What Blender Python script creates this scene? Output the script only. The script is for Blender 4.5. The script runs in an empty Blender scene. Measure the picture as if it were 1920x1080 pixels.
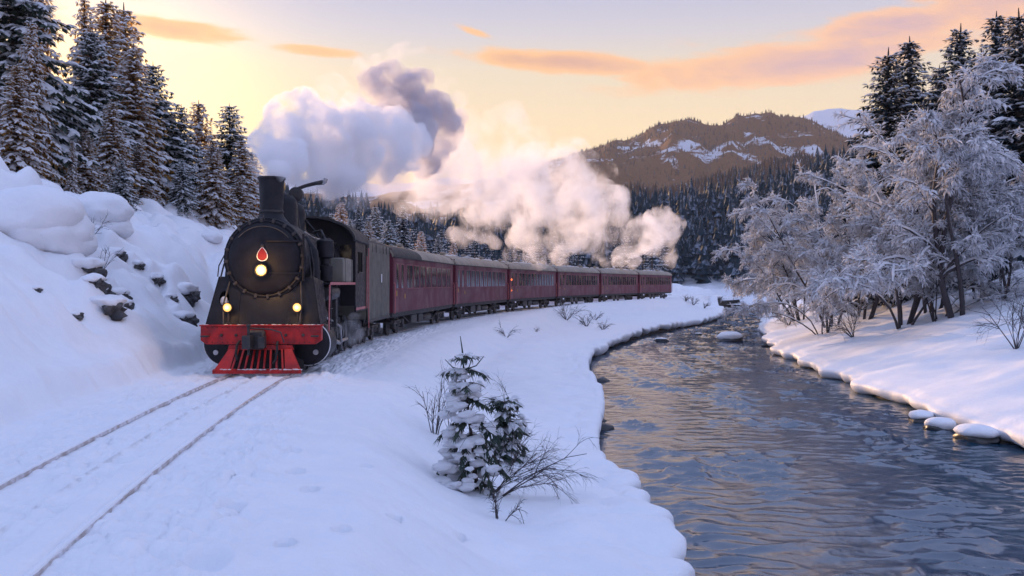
import bpy, bmesh, math, random
import numpy as np
from mathutils import Vector, Matrix, noise as mnoise

R = math.radians
rng = np.random.default_rng(7)
random.seed(7)
SC = bpy.context.scene
COL = SC.collection
F, YH, CAMH = 1800.0, 531.0, 2.27          # focal length and horizon in 1920x1080 pixels, eye height over the rails

# ------------------------------------------------------------------ camera
cam = bpy.data.cameras.new("camera")
cam_o = bpy.data.objects.new("camera", cam)
COL.objects.link(cam_o)
cam.sensor_width = 36.0
cam.lens = F / 1920 * 36
cam.clip_start, cam.clip_end = 0.1, 9000
cam_o.location = (0, 0, CAMH)
cam_o.rotation_euler = (math.pi / 2 - math.atan(9 / F), 0, 0)
SC.camera = cam_o

# ------------------------------------------------------------------ node helper
def lin(r, g, b):
    f = lambda c: (c / 255 / 12.92) if c / 255 <= .04045 else ((c / 255 + .055) / 1.055) ** 2.4
    return (f(r), f(g), f(b), 1.0)

class NT:
    def __init__(s, tree):
        s.t = tree
    def new(s, typ, **kw):
        n = s.t.nodes.new(typ)
        for k, v in kw.items():
            setattr(n, k, v)
        return n
    def put(s, sock, v):
        if v is None:
            return
        if isinstance(v, bpy.types.NodeSocket):
            s.t.links.new(v, sock)
        else:
            sock.default_value = v
    def m(s, op, a, b=None, c=None, clamp=False):
        n = s.new('ShaderNodeMath', operation=op, use_clamp=clamp)
        for i, v in enumerate((a, b, c)):
            s.put(n.inputs[i], v)
        return n.outputs[0]
    def vm(s, op, a, b=None):
        n = s.new('ShaderNodeVectorMath', operation=op)
        s.put(n.inputs[0], a); s.put(n.inputs[1], b)
        return n.outputs['Value'] if op in ('DOT_PRODUCT', 'LENGTH') else n.outputs[0]
    def mix(s, f, a, b, mode='MIX'):
        n = s.new('ShaderNodeMix', data_type='RGBA', blend_type=mode)
        n.clamp_factor = True
        s.put(n.inputs[0], f); s.put(n.inputs[6], a); s.put(n.inputs[7], b)
        return n.outputs[2]
    def ramp(s, f, stops, interp='LINEAR'):
        n = s.new('ShaderNodeValToRGB')
        cr = n.color_ramp
        cr.interpolation = interp
        while len(cr.elements) > 1:
            cr.elements.remove(cr.elements[0])
        for i, (p, c) in enumerate(stops):
            e = cr.elements[0] if i == 0 else cr.elements.new(p)
            e.position = p
            e.color = c if hasattr(c, '__len__') else (c, c, c, 1)
        s.put(n.inputs[0], f)
        return n.outputs[0]
    def mr(s, v, a, b, c=0.0, d=1.0, smooth=True):
        n = s.new('ShaderNodeMapRange', interpolation_type='SMOOTHSTEP' if smooth else 'LINEAR')
        for i, x in enumerate((v, a, b, c, d)):
            s.put(n.inputs[i], x)
        return n.outputs[0]
    def comb(s, x, y, z):
        n = s.new('ShaderNodeCombineXYZ')
        for i, v in enumerate((x, y, z)):
            s.put(n.inputs[i], v)
        return n.outputs[0]
    def sep(s, v):
        n = s.new('ShaderNodeSeparateXYZ'); s.put(n.inputs[0], v)
        return n.outputs
    def noise(s, vec, scale, detail=4, rough=.55, dist=0.0, col=False):
        n = s.new('ShaderNodeTexNoise')
        s.put(n.inputs['Vector'], vec)
        n.inputs['Scale'].default_value = scale
        n.inputs['Detail'].default_value = detail
        n.inputs['Roughness'].default_value = rough
        n.inputs['Distortion'].default_value = dist
        return n.outputs['Color' if col else 'Fac']
    def scale(s, vec, xyz):
        return s.vm('MULTIPLY', vec, xyz)

# ------------------------------------------------------------------ world and sun
SUN_AZ, SUN_EL = -23.0, 10.0
W = bpy.data.worlds.new("World")
SC.world = W
W.use_nodes = True
W.node_tree.nodes.clear()
n = NT(W.node_tree)
gen = n.new('ShaderNodeTexCoord').outputs['Generated']
dirv = n.vm('NORMALIZE', gen)
dx, dy, dz = n.sep(dirv)
el = n.m('MULTIPLY', n.m('ARCSINE', dz), 180 / math.pi)
az = n.m('MULTIPLY', n.m('ARCTAN2', dx, dy), 180 / math.pi)
sunv = (math.sin(R(SUN_AZ)) * math.cos(R(SUN_EL)), math.cos(R(SUN_AZ)) * math.cos(R(SUN_EL)), math.sin(R(SUN_EL)))
sdot = n.m('MAXIMUM', n.vm('DOT_PRODUCT', dirv, sunv), 0.0)
hdot = n.vm('DOT_PRODUCT', n.vm('NORMALIZE', n.comb(dx, dy, 0.0)), (math.sin(R(SUN_AZ)), math.cos(R(SUN_AZ)), 0))
e01 = n.m('DIVIDE', n.m('MAXIMUM', el, 0.0), 60.0, clamp=True)
P = lambda d: d / 60.0
warm = n.ramp(e01, [(0, lin(234, 190, 122)), (P(5), lin(232, 198, 138)), (P(9), lin(228, 202, 154)), (P(12.5), lin(214, 198, 172)),
                    (P(14.5), lin(190, 186, 192)), (P(17.5), lin(160, 166, 198)), (P(26), lin(158, 174, 220)), (P(45), lin(168, 188, 238)), (1, lin(172, 192, 244))])
cool = n.ramp(e01, [(0, lin(205, 178, 188)), (P(6), lin(196, 178, 196)), (P(12), lin(176, 178, 206)),
                    (P(18), lin(162, 172, 208)), (P(30), lin(160, 178, 226)), (1, lin(172, 192, 244))])
sky = n.mix(n.mr(hdot, -.2, .93), cool, warm)
# a little more blue-grey to the right at the top, as in the photograph
glow1 = n.m('POWER', sdot, 170.0)
glow2 = n.m('POWER', sdot, 80.0)
sky = n.mix(n.m('MULTIPLY', glow2, .22), sky, (1.0, .60, .20, 1), 'ADD')
sky = n.mix(n.m('MULTIPLY', glow1, .75), sky, (1.0, .60, .10, 1), 'ADD')
# clouds: long low streaks, denser in a few banks
cv = n.comb(n.m('MULTIPLY', az, .10), n.m('MULTIPLY', n.m('ADD', el, n.m('MULTIPLY', az, .055)), .42), 0.3)
cn = n.noise(cv, 1.0, 6, .56, .5)
fine = n.noise(cv, 3.3, 5, .6, .3)
def bank(px, py, wpx, hpx, tilt=0.0, amp=1.0):
    a0 = math.degrees(math.atan((px - 960) / F)); e0 = math.degrees(math.atan((YH - py) / F))
    wa, we = wpx / F * 57.3, hpx / F * 57.3
    u = n.m('DIVIDE', n.m('SUBTRACT', az, a0), wa)
    v = n.m('DIVIDE', n.m('SUBTRACT', n.m('SUBTRACT', el, e0), n.m('MULTIPLY', n.m('SUBTRACT', az, a0), tilt)), we)
    q = n.m('ADD', n.m('MULTIPLY', u, u), n.m('MULTIPLY', v, v))
    return n.m('MULTIPLY', n.m('POWER', 2.718, n.m('MULTIPLY', q, -1.0)), amp)
banks = None
for b in [(330, 84, 130, 22, -.07, .95), (590, 105, 90, 13, -.02, .8), (1030, 116, 190, 21, -.08, 1.0), (930, 96, 60, 14, 0, .6), (1480, 130, 300, 44, .09, 1.0),
          (1650, 85, 210, 34, .05, .9), (1890, 60, 180, 50, .0, .8), (1300, 90, 130, 18, 0, .42), (890, 62, 40, 9, -.3, .55),
          (2300, 120, 400, 60, 0, .7), (-300, 60, 400, 60, 0, .7)]:
    bk = bank(*b)
    banks = bk if banks is None else n.m('MAXIMUM', banks, bk)
wide = n.mr(el, 17, 30, .0, .25)
banks = n.m('MAXIMUM', banks, wide)
cd = n.m('ADD', n.m('MULTIPLY', banks, .86), n.m('MULTIPLY', n.m('SUBTRACT', n.m('ADD', n.m('MULTIPLY', cn, .75), n.m('MULTIPLY', fine, .35)), .55), 1.5))
cmask = n.mr(cd, .20, .52)
cmask = n.m('MULTIPLY', cmask, n.mr(banks, .05, .45))
thick = n.mr(cd, .40, .95)
near_sun = n.mr(hdot, .72, .985)
ccol_far = n.mix(thick, lin(234, 180, 138), lin(186, 152, 164))
ccol_near = n.mix(thick, lin(238, 178, 108), lin(204, 146, 104))
ccol = n.mix(near_sun, ccol_far, ccol_near)
ccol = n.mix(n.mr(el, 15.5, 24), ccol, lin(186, 180, 214))
sky = n.mix(n.m('MULTIPLY', cmask, .95), sky, ccol)
nish = n.new('ShaderNodeTexSky', sky_type='NISHITA')
nish.sun_disc = False
nish.sun_elevation = R(SUN_EL)
nish.sun_rotation = R(SUN_AZ)
nish.altitude = 600
nish.air_density, nish.dust_density, nish.ozone_density = 1.0, 1.5, 2.0
sky10 = n.mix(1.0, sky, (10, 10, 10, 1), 'MULTIPLY')
tot = n.mix(.06, sky10, nish.outputs[0])
bg = n.new('ShaderNodeBackground')
n.put(bg.inputs[0], tot)
bg.inputs[1].default_value = 0.1
n.t.links.new(bg.outputs[0], n.new('ShaderNodeOutputWorld').inputs[0])

sun = bpy.data.lights.new("sun", 'SUN')
sun.energy = 4.4
sun.angle = R(.6)
sun.color = (1.0, .60, .30)
sun_o = bpy.data.objects.new("sun", sun)
COL.objects.link(sun_o)
sun_o.rotation_euler = Vector(sunv).to_track_quat('Z', 'Y').to_euler()

vs = SC.view_settings
SC.display_settings.display_device = 'sRGB'
vs.view_transform, vs.look, vs.exposure, vs.gamma = 'Standard', 'None', 0.40, 1.0
vs.use_curve_mapping = False
SC.render.engine = 'CYCLES'
cy = SC.cycles
cy.use_denoising = True
cy.max_bounces = 8
cy.diffuse_bounces, cy.glossy_bounces, cy.transmission_bounces, cy.volume_bounces, cy.transparent_max_bounces = 3, 3, 4, 7, 16
cy.volume_step_rate = 1.5
cy.volume_max_steps = 256
cy.sample_clamp_indirect = 6.0
cy.use_adaptive_sampling = True
cy.adaptive_threshold = .015

# ------------------------------------------------------------------ materials
MATS = {}
def mat(name, color=(.5, .5, .5), rough=.6, metal=0.0, spec=.5, vary=0.0, vscale=3.0, bump=0.0, bscale=20.0, stretch=(1, 1, 1), coat=0.0, vcol=None, detail=5, emit=None, estr=0.0):
    M = bpy.data.materials.new(name)
    M.use_nodes = True
    k = NT(M.node_tree)
    b = M.node_tree.nodes['Principled BSDF']
    b.inputs['Roughness'].default_value = rough
    b.inputs['Metallic'].default_value = metal
    b.inputs['Specular IOR Level'].default_value = spec
    b.inputs['Coat Weight'].default_value = coat
    c = (*color, 1)
    pos = k.scale(k.new('ShaderNodeTexCoord').outputs['Object'], stretch)
    if vary or vcol:
        nz = k.noise(pos, vscale, detail, .6)
        alt = (*vcol, 1) if vcol else (*[x * (1 - vary) for x in color], 1)
        c = k.mix(k.mr(nz, .35, .68), c, alt)
        rr = k.mr(k.noise(pos, vscale * 2.3, 3), .3, .7, max(.02, rough - .1), min(1, rough + .12))
        k.put(b.inputs['Roughness'], rr)
    k.put(b.inputs['Base Color'], c)
    if bump:
        bn = k.new('ShaderNodeBump')
        bn.inputs['Strength'].default_value = min(1, bump * 20)
        bn.inputs['Distance'].default_value = bump
        k.put(bn.inputs['Height'], k.noise(pos, bscale, detail, .6))
        k.t.links.new(bn.outputs[0], b.inputs['Normal'])
    if emit:
        b.inputs['Emission Color'].default_value = (*emit, 1)
        b.inputs['Emission Strength'].default_value = estr
    MATS[name] = M
    return M

mat('snow', (.86, .87, .90), .62, spec=.3, bump=.034, bscale=8, vcol=(.82, .84, .88), vscale=1.5, detail=9)
mat('tree_snow', (.86, .87, .90), .7, spec=.2)
mat('frost', (.86, .88, .93), .8, spec=.2)
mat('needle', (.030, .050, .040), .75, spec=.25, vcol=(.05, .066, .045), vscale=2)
mat('needle_blue', (.012, .028, .042), .75, spec=.25, vcol=(.020, .040, .052), vscale=2)  # dark blue needle copy with the shade painted into its colour
mat('needle_glow_tint', (.055, .045, .026), .75, spec=.25, vcol=(.035, .045, .03), vscale=2)
mat('bark', (.075, .055, .043), .9, bump=.01, bscale=14, stretch=(3, 3, .6), vcol=(.04, .03, .025), vscale=6)
mat('twig', (.050, .042, .046), .85)
mat('rock', (.050, .050, .056), .85, bump=.05, bscale=5, vcol=(.10, .095, .095), vscale=2.5)
mat('wet_rock', (.03, .034, .042), .4, bump=.03, bscale=6, vcol=(.06, .058, .055), vscale=3)
mat('soil', (.045, .038, .034), .9, bump=.03, bscale=7, vcol=(.09, .08, .07), vscale=4)
mat('loco_black', (.008, .008, .012), .5, spec=.28, vcol=(.015, .014, .018), vscale=3.0, bump=.002, bscale=30)
mat('smokebox_black', (.009, .008, .012), .58, spec=.25, vcol=(.016, .015, .019), vscale=2.2, bump=.003, bscale=18)
mat('dark_iron', (.03, .03, .034), .55, metal=.3, vcol=(.06, .052, .048), vscale=5, bump=.003, bscale=25)
mat('steel', (.42, .41, .42), .35, metal=.9, vary=.4, vscale=6)
mat('brass', (.55, .36, .12), .3, metal=1.0)
mat('red_paint', (.46, .012, .010), .45, spec=.4, vcol=(.22, .008, .010), vscale=3.5, bump=.002, bscale=25)
mat('red_sign', (.20, .006, .006), .5)
mat('white_paint', (.78, .76, .76), .5)
mat('pink_trim', (.55, .16, .16), .5, vary=.3, vscale=8)
mat('tank_grey', (.16, .155, .135), .5, metal=.2, vcol=(.22, .20, .165), vscale=2)
mat('tender_canvas', (.095, .088, .072), .75, vcol=(.14, .125, .10), vscale=1.6, bump=.01, bscale=6)
mat('maroon', (.135, .022, .042), .5, spec=.35, vcol=(.105, .017, .033), vscale=.35)
mat('maroon_dark', (.10, .018, .028), .5)
mat('roof_grey', (.25, .215, .175), .7, vcol=(.34, .29, .23), vscale=1.1, bump=.006, bscale=9)
mat('roof_dark', (.035, .034, .036), .75, vary=.3)
mat('window_frame', (.22, .05, .07), .5)
mat('rubber_black', (.018, .018, .02), .8)
mat('rail_steel', (.20, .13, .10), .5, metal=.5, vcol=(.10, .06, .045), vscale=12)
mat('rail_head', (.42, .34, .31), .45, metal=.2, vcol=(.74, .72, .75), vscale=4)
mat('lamp_bulb', (.6, .5, .4), .2, emit=(1.0, .74, .36), estr=1.5)
mat('lamp_lens', (.6, .5, .3), .2, emit=(1.0, .44, .09), estr=.95)
mat('tail_lamp', (.9, .15, .05), .3, emit=(1.0, .22, .06), estr=1.2)

def glass_mat():
    M = bpy.data.materials.new('window_glass'); M.use_nodes = True
    k = NT(M.node_tree); b = M.node_tree.nodes['Principled BSDF']
    pos = k.new('ShaderNodeTexCoord').outputs['Object']
    k.put(b.inputs['Base Color'], k.mix(k.mr(k.noise(k.scale(pos, (1, 1.6, .9)), 1.3, 4), .50, .66), (.006, .006, .009, 1), (.20, .15, .085, 1)))  # tan noise patches put reflections and pale curtains into the pane colour
    b.inputs['Roughness'].default_value = .06; b.inputs['Specular IOR Level'].default_value = .3
    bn = k.new('ShaderNodeBump'); bn.inputs['Distance'].default_value = .01; bn.inputs['Strength'].default_value = .35
    k.put(bn.inputs['Height'], k.noise(pos, 2.0, 2)); k.t.links.new(bn.outputs[0], b.inputs['Normal'])
    MATS['window_glass'] = M
glass_mat()

def water_mat():
    M = bpy.data.materials.new('water'); M.use_nodes = True
    k = NT(M.node_tree); b = M.node_tree.nodes['Principled BSDF']
    pos = k.new('ShaderNodeTexCoord').outputs['Object']
    deep = k.noise(k.scale(pos, (1, .5, 1)), .25, 3)
    k.put(b.inputs['Base Color'], k.mix(deep, (.002, .026, .072, 1), (.004, .052, .090, 1)))
    b.inputs['Roughness'].default_value = .07
    b.inputs['IOR'].default_value = 2.15
    h1 = k.noise(k.scale(pos, (1.2, .9, 1)), 5.0, 5, .62, .6)
    h2 = k.noise(k.scale(pos, (1.3, .8, 1)), 1.4, 3, .5, .4)
    bn = k.new('ShaderNodeBump'); bn.inputs['Distance'].default_value = .028; bn.inputs['Strength'].default_value = .6
    k.put(bn.inputs['Height'], k.m('ADD', k.m('MULTIPLY', h1, .55), h2)); k.t.links.new(bn.outputs[0], b.inputs['Normal'])
    MATS['water'] = M
water_mat()

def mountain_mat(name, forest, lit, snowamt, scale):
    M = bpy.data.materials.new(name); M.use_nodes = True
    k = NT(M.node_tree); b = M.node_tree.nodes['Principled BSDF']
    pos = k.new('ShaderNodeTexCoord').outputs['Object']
    f = k.mix(k.noise(pos, scale * 40, 4, .7), (*forest, 1), (*lit, 1))  # noise patches of the lit colour paint sunlight onto the slopes
    a = k.noise(k.scale(pos, (1, .6, 1.6)), scale * 2.6, 6, .62, .5)
    c2 = k.noise(k.scale(pos, (1, 1, 1)), scale * 26, 4, .7)
    sm = k.mr(k.m('ADD', a, k.m('MULTIPLY', c2, .22)), snowamt, snowamt + .08)
    k.put(b.inputs['Base Color'], k.mix(sm, f, (.74, .75, .80, 1)))
    b.inputs['Roughness'].default_value = .9
    b.inputs['Specular IOR Level'].default_value = .1
    bn = k.new('ShaderNodeBump'); bn.inputs['Distance'].default_value = 4.0; bn.inputs['Strength'].default_value = .9
    k.put(bn.inputs['Height'], k.noise(pos, scale * 60, 3, .7)); k.t.links.new(bn.outputs[0], b.inputs['Normal'])
    MATS[name] = M
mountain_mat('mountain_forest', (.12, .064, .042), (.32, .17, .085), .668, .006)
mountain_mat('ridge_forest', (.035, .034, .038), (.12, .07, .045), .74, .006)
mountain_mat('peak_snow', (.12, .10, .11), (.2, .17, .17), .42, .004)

def floor_mat():
    M = bpy.data.materials.new('forest_floor'); M.use_nodes = True
    k = NT(M.node_tree); b = M.node_tree.nodes['Principled BSDF']
    pos = k.new('ShaderNodeTexCoord').outputs['Object']
    y = k.sep(pos)[1]
    nz = k.noise(pos, .12, 5, .65)
    open_ = k.m('SUBTRACT', 1.0, k.mr(k.m('ADD', y, k.m('MULTIPLY', nz, 30)), 215, 245))
    sn = k.m('MAXIMUM', k.mr(nz, .60, .66), open_)
    k.put(b.inputs['Base Color'], k.mix(sn, (.030, .040, .045, 1), (.78, .79, .83, 1)))
    b.inputs['Roughness'].default_value = .9
    MATS['forest_floor'] = M
floor_mat()
mat('snowy_needle', (.016, .034, .050), .85, spec=.15, vcol=(.24, .28, .34), vscale=1.1, detail=3)
mat('haze', (1, 1, 1))

def translucent(name, base, through, fac):
    """thin needles and powder snow let some light through from behind"""
    M = bpy.data.materials.new(name); M.use_nodes = True
    k = NT(M.node_tree); b = M.node_tree.nodes['Principled BSDF']
    b.inputs['Base Color'].default_value = (*base, 1); b.inputs['Roughness'].default_value = .75; b.inputs['Specular IOR Level'].default_value = .2
    t = k.new('ShaderNodeBsdfTranslucent'); t.inputs[0].default_value = (*through, 1)
    m = k.new('ShaderNodeMixShader'); m.inputs[0].default_value = fac
    k.t.links.new(b.outputs[0], m.inputs[1]); k.t.links.new(t.outputs[0], m.inputs[2])
    k.t.links.new(m.outputs[0], M.node_tree.nodes['Material Output'].inputs[0])
    MATS[name] = M
translucent('needle_glow_tint', (.085, .055, .030), (.50, .27, .07), .62)  # brown base and amber through-colour paint the golden glow into the needles
translucent('tree_snow', (.86, .87, .90), (.85, .84, .84), .38)
translucent('frost', (.86, .88, .93), (.6, .6, .65), .25)
# ------------------------------------------------------------------ mesh helpers
class MB:
    """collects vertices and faces, builds ONE mesh"""
    def __init__(s):
        s.v = []; s.f = []; s.n = 0; s.mi = []
    def add(s, verts, faces, mi=0):
        verts = np.asarray(verts, dtype=np.float64).reshape(-1, 3)
        groups = {}
        if isinstance(faces, np.ndarray):
            groups[faces.shape[1]] = faces
        else:
            for fc in faces:
                groups.setdefault(len(fc), []).append(fc)
        for k, a in groups.items():
            a = np.asarray(a, dtype=np.int64).reshape(-1, k) + s.n
            s.f.append(a); s.mi.append(np.full(len(a), mi, dtype=np.int32))
        s.v.append(verts); s.n += len(verts)
        return s
    def box(s, x0, x1, y0, y1, z0, z1, b=0.0):
        if b <= 0:
            v = [(x, y, z) for x in (x0, x1) for y in (y0, y1) for z in (z0, z1)]
            return s.add(v, [(0, 1, 3, 2), (4, 6, 7, 5), (0, 4, 5, 1), (2, 3, 7, 6), (0, 2, 6, 4), (1, 5, 7, 3)])
        bm = bmesh.new()
        bmesh.ops.create_cube(bm, size=1)
        for v in bm.verts:
            v.co = Vector(((x0 + x1) / 2 + v.co.x * (x1 - x0), (y0 + y1) / 2 + v.co.y * (y1 - y0), (z0 + z1) / 2 + v.co.z * (z1 - z0)))
        bmesh.ops.bevel(bm, geom=list(bm.edges), offset=b, segments=1, affect='EDGES', profile=.5)
        s.frombm(bm); return s
    def frombm(s, bm):
        bm.verts.index_update()
        s.add([v.co[:] for v in bm.verts], [[v.index for v in f.verts] for f in bm.faces]); bm.free()
    def tube(s, pts, rad, n=8, caps=True):
        pts = np.asarray(pts, float); m = len(pts)
        rad = np.full(m, rad, float) if np.isscalar(rad) else np.asarray(rad, float)
        t = np.gradient(pts, axis=0); t /= np.linalg.norm(t, axis=1)[:, None] + 1e-12
        up = np.array([0, 0, 1.0]) if abs(t[0, 2]) < .9 else np.array([1.0, 0, 0])
        a = np.cross(t, up); a /= np.linalg.norm(a, axis=1)[:, None] + 1e-12
        b = np.cross(t, a)
        th = np.arange(n) / n * 2 * math.pi
        v = pts[:, None] + rad[:, None, None] * (a[:, None] * np.cos(th)[None, :, None] + b[:, None] * np.sin(th)[None, :, None])
        i = np.arange(m - 1)[:, None] * n; j = np.arange(n)[None]
        q = np.stack([i + j, i + (j + 1) % n, i + n + (j + 1) % n, i + n + j], -1).reshape(-1, 4)
        fs = [tuple(x) for x in q]
        if caps:
            fs += [tuple(range(n - 1, -1, -1)), tuple(range((m - 1) * n, m * n))]
        return s.add(v.reshape(-1, 3), fs)
    def lathe(s, prof, n=24, origin=(0, 0, 0), axis='z', caps=True):
        """prof: list of (radius, height along the axis)"""
        prof = np.asarray(prof, float); m = len(prof)
        th = np.arange(n) / n * 2 * math.pi
        c, q = np.cos(th), np.sin(th)
        v = np.zeros((m, n, 3))
        r, h = prof[:, 0][:, None], prof[:, 1][:, None]
        if axis == 'z':
            v[..., 0], v[..., 1], v[..., 2] = r * c, r * q, h + 0 * c
        elif axis == 'y':
            v[..., 0], v[..., 2], v[..., 1] = r * c, r * q, h + 0 * c
        else:
            v[..., 1], v[..., 2], v[..., 0] = r * c, r * q, h + 0 * c
        v += np.asarray(origin)
        i = np.arange(m - 1)[:, None] * n; j = np.arange(n)[None]
        fs = [tuple(x) for x in np.stack([i + j, i + (j + 1) % n, i + n + (j + 1) % n, i + n + j], -1).reshape(-1, 4)]
        if caps:
            fs += [tuple(range(n - 1, -1, -1)), tuple(range((m - 1) * n, m * n))]
        return s.add(v.reshape(-1, 3), fs)
    def prism(s, poly, a, b, axis='y'):
        """extrude a polygon (pairs) along an axis between a and b"""
        k = len(poly); v = []
        for t in (a, b):
            for p, q in poly:
                v.append({'y': (p, t, q), 'x': (t, p, q), 'z': (p, q, t)}[axis])
        fs = [tuple(range(k)), tuple(range(2 * k - 1, k - 1, -1))]
        fs += [(i, (i + 1) % k + 0, (i + 1) % k + k, i + k)[::-1] for i in range(k)]
        return s.add(v, fs)
    def ico(s, c, r, sub=2, rough=0.0, freq=1.0, seed=0, sq=(1, 1, 1)):
        bm = bmesh.new()
        bmesh.ops.create_icosphere(bm, subdivisions=sub, radius=1)
        for v in bm.verts:
            p = v.co.copy()
            d = 1 + rough * mnoise.fractal(p * freq + Vector((seed * 3.7, seed, -seed)), 1.0, 2.0, 4)
            v.co = Vector((c[0] + p.x * r * d * sq[0], c[1] + p.y * r * d * sq[1], c[2] + p.z * r * d * sq[2]))
        s.frombm(bm); return s
    def mesh(s, name, smooth=True, angle=40):
        me = bpy.data.meshes.new(name)
        if not s.v:
            return me
        v = np.concatenate(s.v)
        me.vertices.add(len(v)); me.vertices.foreach_set('co', v.astype(np.float32).ravel())
        lt = np.concatenate([np.full(len(a), a.shape[1], dtype=np.int32) for a in s.f])
        li = np.concatenate([a.ravel() for a in s.f]).astype(np.int32)
        me.loops.add(len(li)); me.loops.foreach_set('vertex_index', li)
        me.polygons.add(len(lt))
        ls = np.concatenate([[0], np.cumsum(lt)[:-1]]).astype(np.int32)
        me.polygons.foreach_set('loop_start', ls); me.polygons.foreach_set('loop_total', lt)
        me.polygons.foreach_set('material_index', np.concatenate(s.mi))
        me.update(calc_edges=True); me.validate()
        if smooth:
            me.polygons.foreach_set('use_smooth', np.ones(len(lt), dtype=bool))
            if angle < 180:
                me.set_sharp_from_angle(angle=R(angle))
        return me
    def build(s, name, m, parent=None, smooth=True, angle=40):
        me = s.mesh(name, smooth, angle)
        for x in (m if isinstance(m, (list, tuple)) else [m]):
            me.materials.append(MATS[x])
        return link(name, me, parent)

def recalc(me):
    bm = bmesh.new(); bm.from_mesh(me); bmesh.ops.recalc_face_normals(bm, faces=bm.faces); bm.to_mesh(me); bm.free()

def link(name, me, parent=None):
    o = bpy.data.objects.new(name, me)
    COL.objects.link(o)
    o.parent = parent
    return o
def tag(o, label=None, cat=None, group=None, kind=None):
    if label: o['label'] = label
    if cat: o['category'] = cat
    if group: o['group'] = group
    if kind: o['kind'] = kind
    return o
def thing(name, label, cat, loc=(0, 0, 0), rz=0.0, group=None, sc=1.0):
    o = link(name, None)
    o.location = loc; o.rotation_euler = (0, 0, rz); o.scale = (sc, sc, sc)
    return tag(o, label, cat, group)
def copy_tree(src, parent=None):
    c = src.copy(); COL.objects.link(c); c.parent = parent
    for ch in list(src.children):
        copy_tree(ch, c)
    return c

# ------------------------------------------------------------------ noise on arrays
def _h(ix, iy, seed):
    x = (ix.astype(np.int64) * 374761393 + iy.astype(np.int64) * 668265263 + seed * 974634777) & 0xffffffff
    x = ((x ^ (x >> 13)) * 1274126177) & 0xffffffff
    x = ((x ^ (x >> 16)) * 2246822519) & 0xffffffff
    return ((x ^ (x >> 15)) & 0xffffff) / float(0x1000000)
def perlin(x, y, seed=0):
    x, y = np.broadcast_arrays(np.asarray(x, float), np.asarray(y, float))
    ix, iy = np.floor(x), np.floor(y); fx, fy = x - ix, y - iy
    u, v = fx * fx * fx * (fx * (fx * 6 - 15) + 10), fy * fy * fy * (fy * (fy * 6 - 15) + 10)
    def g(a, b):
        t = _h(ix + a, iy + b, seed) * 2 * math.pi
        return np.cos(t) * (fx - a) + np.sin(t) * (fy - b)
    return ((g(0, 0) * (1 - u) + g(1, 0) * u) * (1 - v) + (g(0, 1) * (1 - u) + g(1, 1) * u) * v) * 1.4
def fbm(x, y, octv=4, seed=0, gain=.5):
    s = 0; a = 1.0
    for i in range(octv):
        s = s + a * perlin(x * 2 ** i, y * 2 ** i, seed + i * 13); a *= gain
    return s
def pillow(x, y, seed=0):
    """rounded cushions: 1 at a cell centre, 0 in the creases between cells"""
    ix, iy = np.floor(x), np.floor(y)
    d1 = np.full(np.shape(x), 9.0); d2 = d1.copy()
    for a in (-1, 0, 1):
        for b in (-1, 0, 1):
            cx = ix + a + .15 + .7 * _h(ix + a, iy + b, seed); cy_ = iy + b + .15 + .7 * _h(ix + a, iy + b, seed + 5)
            d = np.hypot(x - cx, y - cy_)
            d2 = np.minimum(d2, np.maximum(d1, d)); d1 = np.minimum(d1, d)
    return np.clip(1 - np.exp(-3.2 * (d2 - d1)), 0, 1)
def sst(x, a, b):
    t = np.clip((x - a) / (b - a), 0, 1)
    return t * t * (3 - 2 * t)

# ------------------------------------------------------------------ layout curves (all functions of the depth y)
_tp = np.array([(7.44, -4.48), (11.07, -5.13), (17, -5.75), (24.1, -6.15), (40.1, -6.45), (56, -5.2), (74, -1.8), (93, 3.2), (110, 9.0), (127, 15.8), (145, 23.8)])
_tc = np.polyfit(_tp[:, 0], _tp[:, 1], 4)
def xt(y):
    y = np.asarray(y, float)
    yy = np.clip(y, 7, 150)
    s7 = np.polyval(np.polyder(_tc), 7.0); s150 = np.polyval(np.polyder(_tc), 150.0)
    return np.polyval(_tc, yy) + np.where(y < 7, (y - 7) * s7, 0) + np.where(y > 150, (y - 150) * s150, 0)
ZW = -2.0
def _pix(pts):
    o = []
    for px, py in pts:
        d = F * (CAMH - ZW) / (py - YH); o.append((d, (px - 960) / F * d))
    return np.array(o)
_L = np.array([(-40, 3.4), (0, 3.2), (8, 2.9)] + _pix([(1310, 1080), (1255, 985), (1140, 880), (1122, 800), (1112, 720), (1138, 660), (1200, 632), (1345, 604)]).tolist() + [(135, 30), (165, 35), (220, 60)])
_Rr = np.array([(-40, 14), (0, 12.6), (12, 12.2)] + _pix([(1920, 850), (1620, 738), (1500, 690), (1440, 655), (1435, 632), (1425, 604)]).tolist() + [(135, 36.5), (165, 44), (220, 72)])
def _smooth_interp(y, P_):
    y = np.asarray(y, float)
    w = [.06, .24, .4, .24, .06]; k = [-.08, -.04, 0, .04, .08]
    return sum(a * np.interp(y + b * (np.abs(y) + 4), P_[:, 0], P_[:, 1]) for a, b in zip(w, k))
def xl(y):
    y = np.asarray(y, float)
    return _smooth_interp(y, _L) - .62 * (1 - sst(y, 15, 22)) + .75 * np.exp(-((y - 32) / 9.5) ** 2) + .62 * fbm(y / 3.3 * np.clip(24 / np.maximum(y, 12), .45, 1.2), 3.3, 4, 4, .6) + .04 * fbm(y * 1.4, 7.1, 2, 9)
def xr(y):
    y = np.asarray(y, float)
    return _smooth_interp(y, _Rr) + .60 * fbm(y / 5.5, 11.3, 4, 14, .55)

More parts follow.
